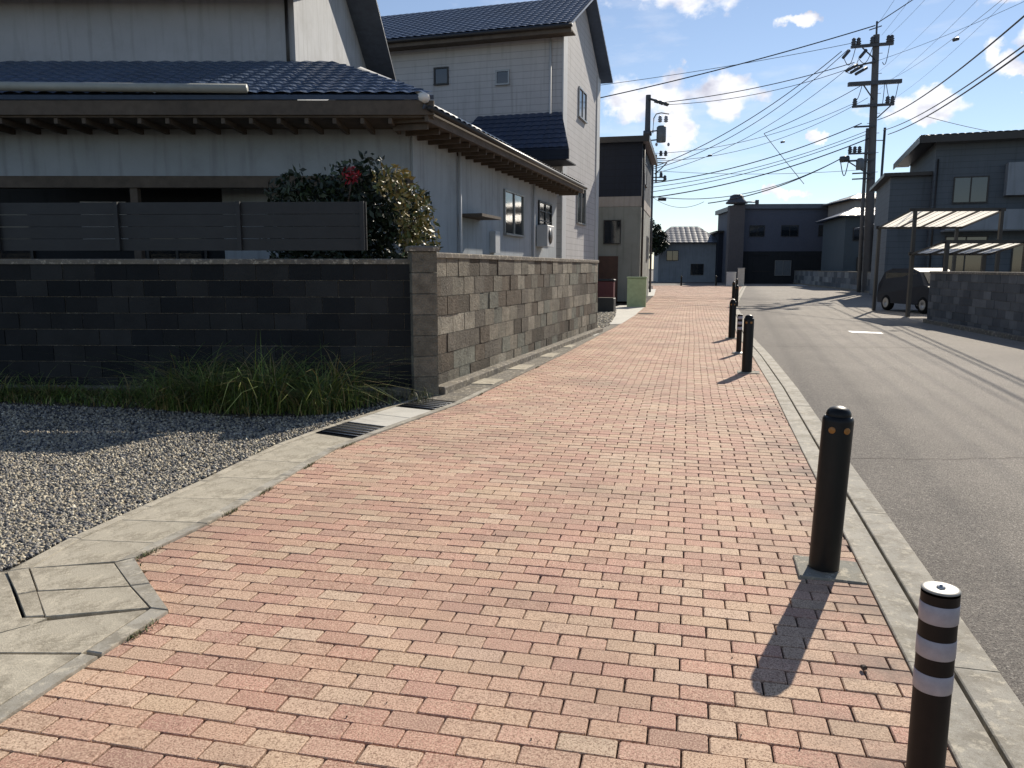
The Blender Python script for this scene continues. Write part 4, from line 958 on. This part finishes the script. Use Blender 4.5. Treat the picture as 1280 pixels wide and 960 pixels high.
# chimney stub with domed vent on that roof
Ch = thing('roof_vent', 'dark domed roof ventilator with side arm above the long slate building', 'ventilator', (22.05, 77.2, 0))
part('stack', mat('stack_render', (.10,.09,.09), rough=.8), Ch, lambda b: b.box(-.75,.75,-.4,.4,0,7.6)); part('dome', M_pmet, Ch, lambda b: b.lathe([(.25,7.6),(.25,7.75),(1.05,7.8),(1.0,7.95),(.72,8.2),(.62,8.55),(.3,8.68),(.01,8.7)], n=24))
part('arm', M_pmet, Ch, lambda b: (b.tube([(.9,0,7.95),(1.9,0,7.95)],.07,8), b.box(1.85,2.15,-.12,.12,7.75,8.15)))
farhouse('beige_house', 'distant beige house with light upper wall behind the tall pole', (30.5, 70, 0), R(-4), 5.6, 7, 7.6, M_beige, M_tile, .8, [(1.3,6.2,1.2,1.0),(3.8,6.2,1.2,1.0),(1.5,3.1,1.4,1.2)])
farhouse('teal_house', 'dark blue-grey house behind the low block wall left of the pole', (26.4, 62, 0), R(-10), 5.0, 8, 5.6, mat('dark_teal_siding', (.055,.075,.09), rough=.7, var=.12), M_navytile, .9, [(1.2,4.2,1.2,1),(3.6,4.2,1.0,1.0),(1.8,1.8,1.6,1.2)])
farhouse('corner_house', 'dark grey house between the tall pole and the slate house', (23.6, 47.5, 0), R(-10), 7.5, 8, 4.3, mat('charcoal_render', (.07,.085,.10), rough=.8, var=.12), M_navytile, .7, [(1.4,3.2,1.3,1.1),(4,3.2,1.3,1.1),(2,1.4,1.8,1.4)])
# hazy low hedge/buildings at horizon left of frame are hidden by the houses

# ------------------------------------------------------------------ utility poles
PR = Vector((22.75, 50.5, 0)); PL = Vector((8.5, 50.0, 0)); PN = Vector((6.8, 3.0, 0))
def insulator(b, x, y, z, s=1.0):
    b.lathe([(.03*s,z),(.075*s,z+.03*s),(.045*s,z+.06*s),(.075*s,z+.09*s),(.045*s,z+.12*s),(.06*s,z+.16*s),(.02*s,z+.2*s)], x, y, 10)
def sagpts(x0, z0, x1, z1, s_, y=-.3):
    return [(x0+(x1-x0)*k/12, y, z0+(z1-z0)*k/12-s_*math.sin(math.pi*k/12)) for k in range(13)]
def bigpole():
    t_ = thing('utility_pole', 'tall grey concrete utility pole carrying crossarms on the right side of the road', 'utility pole', PR)
    part('shaft', M_pole, t_, lambda b: b.lathe([(.31,-.1),(.25,8),(.19,15.9)], n=20))
    part('pole_top', M_pmet, t_, lambda b: b.tube([(0,0,15.6),(.0,0,16.7)], .06, 8))
    part('top_arm', M_pmet, t_, lambda b: b.tube([(-.45,0,16.2),(.35,.1,16.45)], .035, 6))
    part('stay_pole', M_pole, t_, lambda b: b.tube([(-.55,-.1,0),(-.50,-.1,5.5),(-.36,-.05,10.3)], .13, 10, None, .09))
    def arm(z, x0, x1, tilt=0, th=.07, name='crossarm'):
        return part(name, M_pmet, t_, lambda b: b.add([(x0,-.25-th,z-th+tilt*x0),(x1,-.25-th,z-th+tilt*x1),(x1,-.25+th,z-th+tilt*x1),(x0,-.25+th,z-th+tilt*x0),(x0,-.25-th,z+th+tilt*x0),(x1,-.25-th,z+th+tilt*x1),(x1,-.25+th,z+th+tilt*x1),(x0,-.25+th,z+th+tilt*x0)], [(3,2,1,0),(4,5,6,7),(0,1,5,4),(1,2,6,5),(2,3,7,6),(3,0,4,7)]))
    a = arm(15.25, -1.65, .95, .05, .085)
    for x in (-1.5,-1.2,-.35,-.15,.65,.85): part('insulator', M_pmet, a, lambda b: insulator(b, x, -.25, 15.33+.05*x, 2.2))
    for x in (-1.9, -.85): part('strain_insulator', M_pmet, a, lambda b: b.tube([(x-.3,-.4,14.5),(x+.12,-.3,14.95)], .10, 8))
    a = arm(14.3, -1.3, -.1, .22, .05, 'bracket')
    for x, z in ((-1.65,13.75),(-1.35,13.65),(-1.05,13.55)): part('strain_insulator', M_pmet, a, lambda b: b.tube([(x-.3,-.3,z-.02),(x+.45,-.2,z+.38)], .09, 8))
    arm(13.0, -1.75, 1.55, .03, .12)
    a = arm(11.65, -1.45, 1.15, .03, .075)
    for x in (-1.3,.75,1.05): part('insulator', M_pmet, a, lambda b: insulator(b, x, -.25, 11.72+.03*x, 2.2))
    for p_ in (((-.15,-.25,12.0),(-.85,-.25,12.95)), ((.15,-.25,10.9),(.95,-.25,11.6)), ((-.15,-.25,14.4),(-.95,-.25,15.1))):
        part('brace', M_pmet, t_, lambda b: b.tube(p_, .04, 6))
    for q_ in ((-2.1,14.5,-1.3,15.6,.9),(-1.2,14.5,-.2,15.6,.8),(-1.9,13.7,-1.2,14.4,.4),(.75,15.6,.3,14.2,.7),(.6,12.9,.9,11.9,.2),(1.35,12.9,1.15,11.9,.1),(-.9,12.9,-1.3,11.9,.2),(.5,12.9,.35,11.6,.4)):
        part('jumper_wire', M_wire, t_, lambda b: b.tube(sagpts(*q_), .022, 5))
    a = arm(10.4, -1.3, .1, .02, .05, 'bracket'); a = arm(8.75, -1.6, .1, .0, .05)
    for x in (-1.5,-1.2,-.9): part('insulator', M_pmet, a, lambda b: insulator(b, x, -.25, 8.8, 2.0))
    arm(8.35, -2.0, .1, .03, .055, 'lamp_arm')
    part('brace', M_pmet, t_, lambda b: b.tube([(-.2,-.25,7.4),(-1.55,-.25,8.25)], .04, 6))
    part('cable_box', M_pmet, t_, lambda b: b.tube([(-2.1,-.3,8.4),(-1.6,-.3,8.45)], .2, 10))
    part('cable_loop', M_wire, t_, lambda b: b.tube(sagpts(-2.1,8.3,-1.6,8.3,.9), .03, 5))
    part('switch_box', M_tank, t_, lambda b: b.lathe([(.22,7.75),(.25,7.8),(.25,8.35),(.14,8.45)], -.85, -.3, 16))
    for z in (7.55, 7.2): arm(z, -1.3, .1, .02, .04, 'bracket')
    for k, z in enumerate(np.arange(2.2, 14.8, .6)):
        part('step_bolt', M_pmet, t_, lambda b: b.tube([(0,0,z),((.40 if k % 2 else -.40),-.05,z)], .018, 5))
    for z in (4.0,6.0,8.3,10.4,11.6,13.0,14.3): part('band', M_steel, t_, lambda b: b.lathe([(.275-.006*z,z),(.283-.006*z,z+.01),(.283-.006*z,z+.1),(.275-.006*z,z+.11)], n=16, cap=False))
    return t_
bigpole_o = bigpole(); bigpole_o.location.x = 23.15; bigpole_o.rotation_euler = (0, R(-1.7), 0)
t_ = thing('conduit_pole', 'thin dark steel conduit standing just right of the tall pole', 'pole', (23.5, 50.3, 0)); part('tube', M_pmet, t_, lambda b: b.tube([(0,0,0),(.02,0,10.3)], .08, 8))
for z in (3,6,9.5): part('clamp', M_pmet, t_, lambda b: b.box(-.45,.0,-.03,.03,z,z+.05))
def leftpole():
    t_ = thing('utility_pole', 'slim utility pole with transformer beside the navy house on the left', 'utility pole', PL)
    part('shaft', M_pmet, t_, lambda b: b.lathe([(.25,-.1),(.21,6),(.16,12.2)], n=18))
    a = part('crossarm', M_pmet, t_, lambda b: b.tube([(0,-.2,11.95),(1.25,-.2,11.6)], .07, 6))
    for x in (.35,.65,.95): part('insulator', M_pmet, a, lambda b: b.tube([(x,-.2,11.92-.28*x),(x+.25,-.25,11.84-.28*x)], .11, 8))
    for z in (10.0, 9.45): part('bracket', M_pmet, t_, lambda b: b.tube([(.1,-.1,z),(.9,-.1,z+.08)],.045,6))
    part('riser_pipe', M_pmet, t_, lambda b: b.tube([(.32,-.1,9.9),(.36,-.1,10.8),(.5,-.1,11.05),(.8,-.1,11.12),(1.3,-.1,11.05)],.035,6))
    tr = part('transformer', M_tank, t_, lambda b: b.lathe([(.27,9.35),(.30,9.4),(.30,10.25),(.22,10.33)], .85, -.1, 18))
    for x in (.75, 1.12): part('bushing', M_ins, tr, lambda b: insulator(b, x, -.1, 10.55, 2.0))
    for x in (.55, 1.3): part('bushing', M_ins, tr, lambda b: b.lathe([(.05,9.1),(.09,9.2),(.05,9.3)], x, -.2, 8))
    part('clamp', M_pmet, t_, lambda b: b.lathe([(.20,9.75),(.27,9.77),(.27,10.05),(.20,10.07)], n=14))
    part('riser_pipe', M_pmet, t_, lambda b: b.tube([(.36,-.1,9.0),(.40,-.1,0)], .07, 8)); part('riser_pipe', M_pmet, t_, lambda b: b.tube([(.58,-.1,8.6),(.60,-.1,6.9)], .05, 8))
    for z in (8.35,8.1,7.2,7.0): part('side_bracket', M_pmet, t_, lambda b: b.tube([(.1,-.15,z),(1.15,-.15,z)], .04, 6))
    for x, z in ((.85,8.5),(1.15,8.5),(.9,7.2),(1.15,7.0)): part('pin_insulator', M_pmet, t_, lambda b: insulator(b, x, -.15, z, 1.7))
    part('spiral_grip', M_wire, t_, lambda b: b.tube([(1.25,-.15,8.1),(.9,-.15,7.75),(.5,-.15,7.4)],.035,5)); part('cable_end', M_wire, t_, lambda b: b.tube([(.75,-.2,5.85),(1.25,-.2,5.83)],.09,8))
    return t_
leftpole()
def wire(label, a, b, sag, r=.016, n=32, name='overhead_wire', grp='overhead wires between the poles'):
    a, b = Vector(a), Vector(b); m_b = MB(); pts = []
    for k in range(n+1):
        t_ = k/n; p = a.lerp(b, t_); p.z -= 4*sag*t_*(1-t_); pts.append(p-a)
    m_b.tube(pts, r, 5)
    o = m_b.build(name, M_wire, None, a); return tag(o, label, 'cable', grp)
WL = [
  ((2.60,50.00,11.45),(22.45,50.25,16.37),0.030,0.25,'thick topmost wire sloping from the tall pole tip down to the left'),
  ((2.60,50.00,12.45),(21.57,50.25,15.43),0.014,0.20,'thin wire above the topmost thick one, left of the tall pole'),
  ((9.08,50.00,11.72),(21.31,50.25,14.20),0.022,0.30,'upper wire from the left pole crossarm to the tall pole strain insulators'),
  ((9.29,50.00,11.62),(21.52,50.25,14.01),0.016,0.50,'lower wire from the left pole crossarm to the tall pole bracket'),
  ((8.39,50.00,7.65),(20.47,50.25,14.86),0.022,0.75,'steep wire from the left pole up to the end of the tall pole top crossarm'),
  ((8.39,50.00,7.60),(20.86,50.25,14.96),0.018,1.10,'steep wire just below its twin, rising to the tall pole top crossarm'),
  ((8.70,50.00,7.40),(21.22,50.25,14.11),0.014,1.00,'third steep wire rising toward the tall pole bracket'),
  ((15.81,50.00,9.89),(21.90,50.25,12.87),0.018,0.12,'thin mid-height wire rising to the wide crossarm of the tall pole'),
  ((8.67,50.00,8.68),(21.57,50.25,11.82),0.013,0.70,'thin wire from the left pole pins to the tall pole small crossarm'),
  ((8.68,50.00,8.24),(22.30,50.25,12.10),0.013,1.00,'wire with a small clamp below the thin one from the left pole pins'),
  ((8.69,50.00,7.65),(22.35,50.25,7.73),0.012,0.25,'faint nearly level wire between the poles at insulator height'),
  ((8.41,50.00,6.81),(22.01,50.25,10.56),0.026,0.55,'first of three cables fanning from the left pole to the tall pole middle'),
  ((8.42,50.00,6.57),(22.34,50.25,10.08),0.016,0.50,'thin second cable of the fan below the tall pole middle'),
  ((8.43,50.00,6.27),(22.35,50.25,9.88),0.018,0.45,'third cable of the fan below the tall pole middle'),
  ((8.44,50.00,5.92),(22.52,50.25,9.64),0.030,0.50,'thick lowest cable of the fan below the tall pole middle'),
  ((8.43,50.00,6.12),(21.03,50.25,8.51),0.020,1.10,'sagging cable from the left pole foot to the tall pole lamp arm'),
  ((12.46,50.00,5.62),(21.03,50.25,8.51),0.028,0.45,'lowest heavy cable rising from the distant roofs to the tall pole lamp arm'),
  ((8.89,50.00,6.02),(12.27,50.25,5.74),0.012,0.50,'short faint cable sagging near the left pole foot'),
  ((15.81,50.00,9.89),(18.59,50.25,6.84),0.018,0.02,'short slanting stay wire hanging between the overhead cables'),
]

WR = [
  ((23.00,50.25,10.76),7.30,0.030,0.90,'heavy cable running from the tall pole shaft to the upper right'), # err 0.3
  ((23.40,50.25,10.13),6.45,0.026,0.75,'upper of two paired heavy cables at the right edge of the photo'), # err 0.5
  ((23.72,50.25,9.88),6.35,0.032,0.65,'lower of two paired heavy cables at the right edge of the photo'), # err 0.3
  ((22.55,50.25,16.37),12.50,0.020,0.50,'steep wire from the tip of the tall pole leaving the top of the photo'), # err 0.0
  ((22.89,50.25,15.80),11.05,0.018,0.50,'second steep wire leaving the top, from the top crossarm right end'), # err 0.1
  ((23.29,50.25,15.71),9.35,0.018,0.50,'third steep wire leaving the top, nearest the crossarm tip'), # err 0.0
  ((22.84,50.25,13.63),8.80,0.012,0.60,'thin wire from below the top crossarm rising to the upper right'), # err 0.3
  ((22.92,50.25,12.58),8.35,0.014,0.60,'thin wire above the wide crossarm rising to the upper right'), # err 0.2
  ((23.58,50.25,13.16),7.15,0.018,0.60,'wire from the wide crossarm toward the cable joint at upper right'), # err 0.1
  ((23.57,50.25,11.82),8.05,0.012,0.70,'wire from the small crossarm insulators rising to the upper right'), # err 0.5
]

for a, b, r, s_, l_ in WL: wire(l_, a, b, s_, r*1.15)
for a, z2, r, s_, l_ in WR: wire(l_, a, (PN.x, PN.y, z2), s_, r*.85 if r > .022 else r*.42)
wire('thick topmost wire continuing right of the tall pole', (22.7,50.5,16.6), (30.5,38,22.6), .3, .028)
wire('thin wire beside the topmost one, right of the tall pole', (22.7,50.4,14.3), (29.5,40,16.6), .3, .012)
wire('thin service wire dropping right from the paired heavy cables', (18.9,36.5,8.4), (31,44.5,8.6), .2, .014)
def clampo(label, p):
    m_b = MB(); m_b.tube([(-.12,0,0),(.12,0,.04)], .06, 8); o = m_b.build('cable_clamp', M_pmet, None, p); tag(o, label, 'cable clamp', 'small clamps on the wires')
clampo('dark clamp riding a wire right of the middle between the two poles', (17.03,50.05,9.37))
clampo('small dark joint on the wires nearer the left pole', (12.48,50.05,8.54))
m_b = MB(); m_b.tube([(-.10,0,0),(.12,0,.06)], .07, 8); o = m_b.build('cable_joint', M_pmet, None, (18.6, 34.0, 11.0)); tag(o, 'dark cable joint on the wires right of the tall pole', 'cable joint')
t_ = thing('utility_pole', 'concrete utility pole ending the wires, right of the camera', 'utility pole', PN); part('shaft', M_pole, t_, lambda b: b.lathe([(.26,-.1),(.2,8),(.16,15)], n=18))
for z in (13.0, 9.6): part('crossarm', M_pmet, t_, lambda b: b.box(-1,1,-.08,.08,z,z+.14))
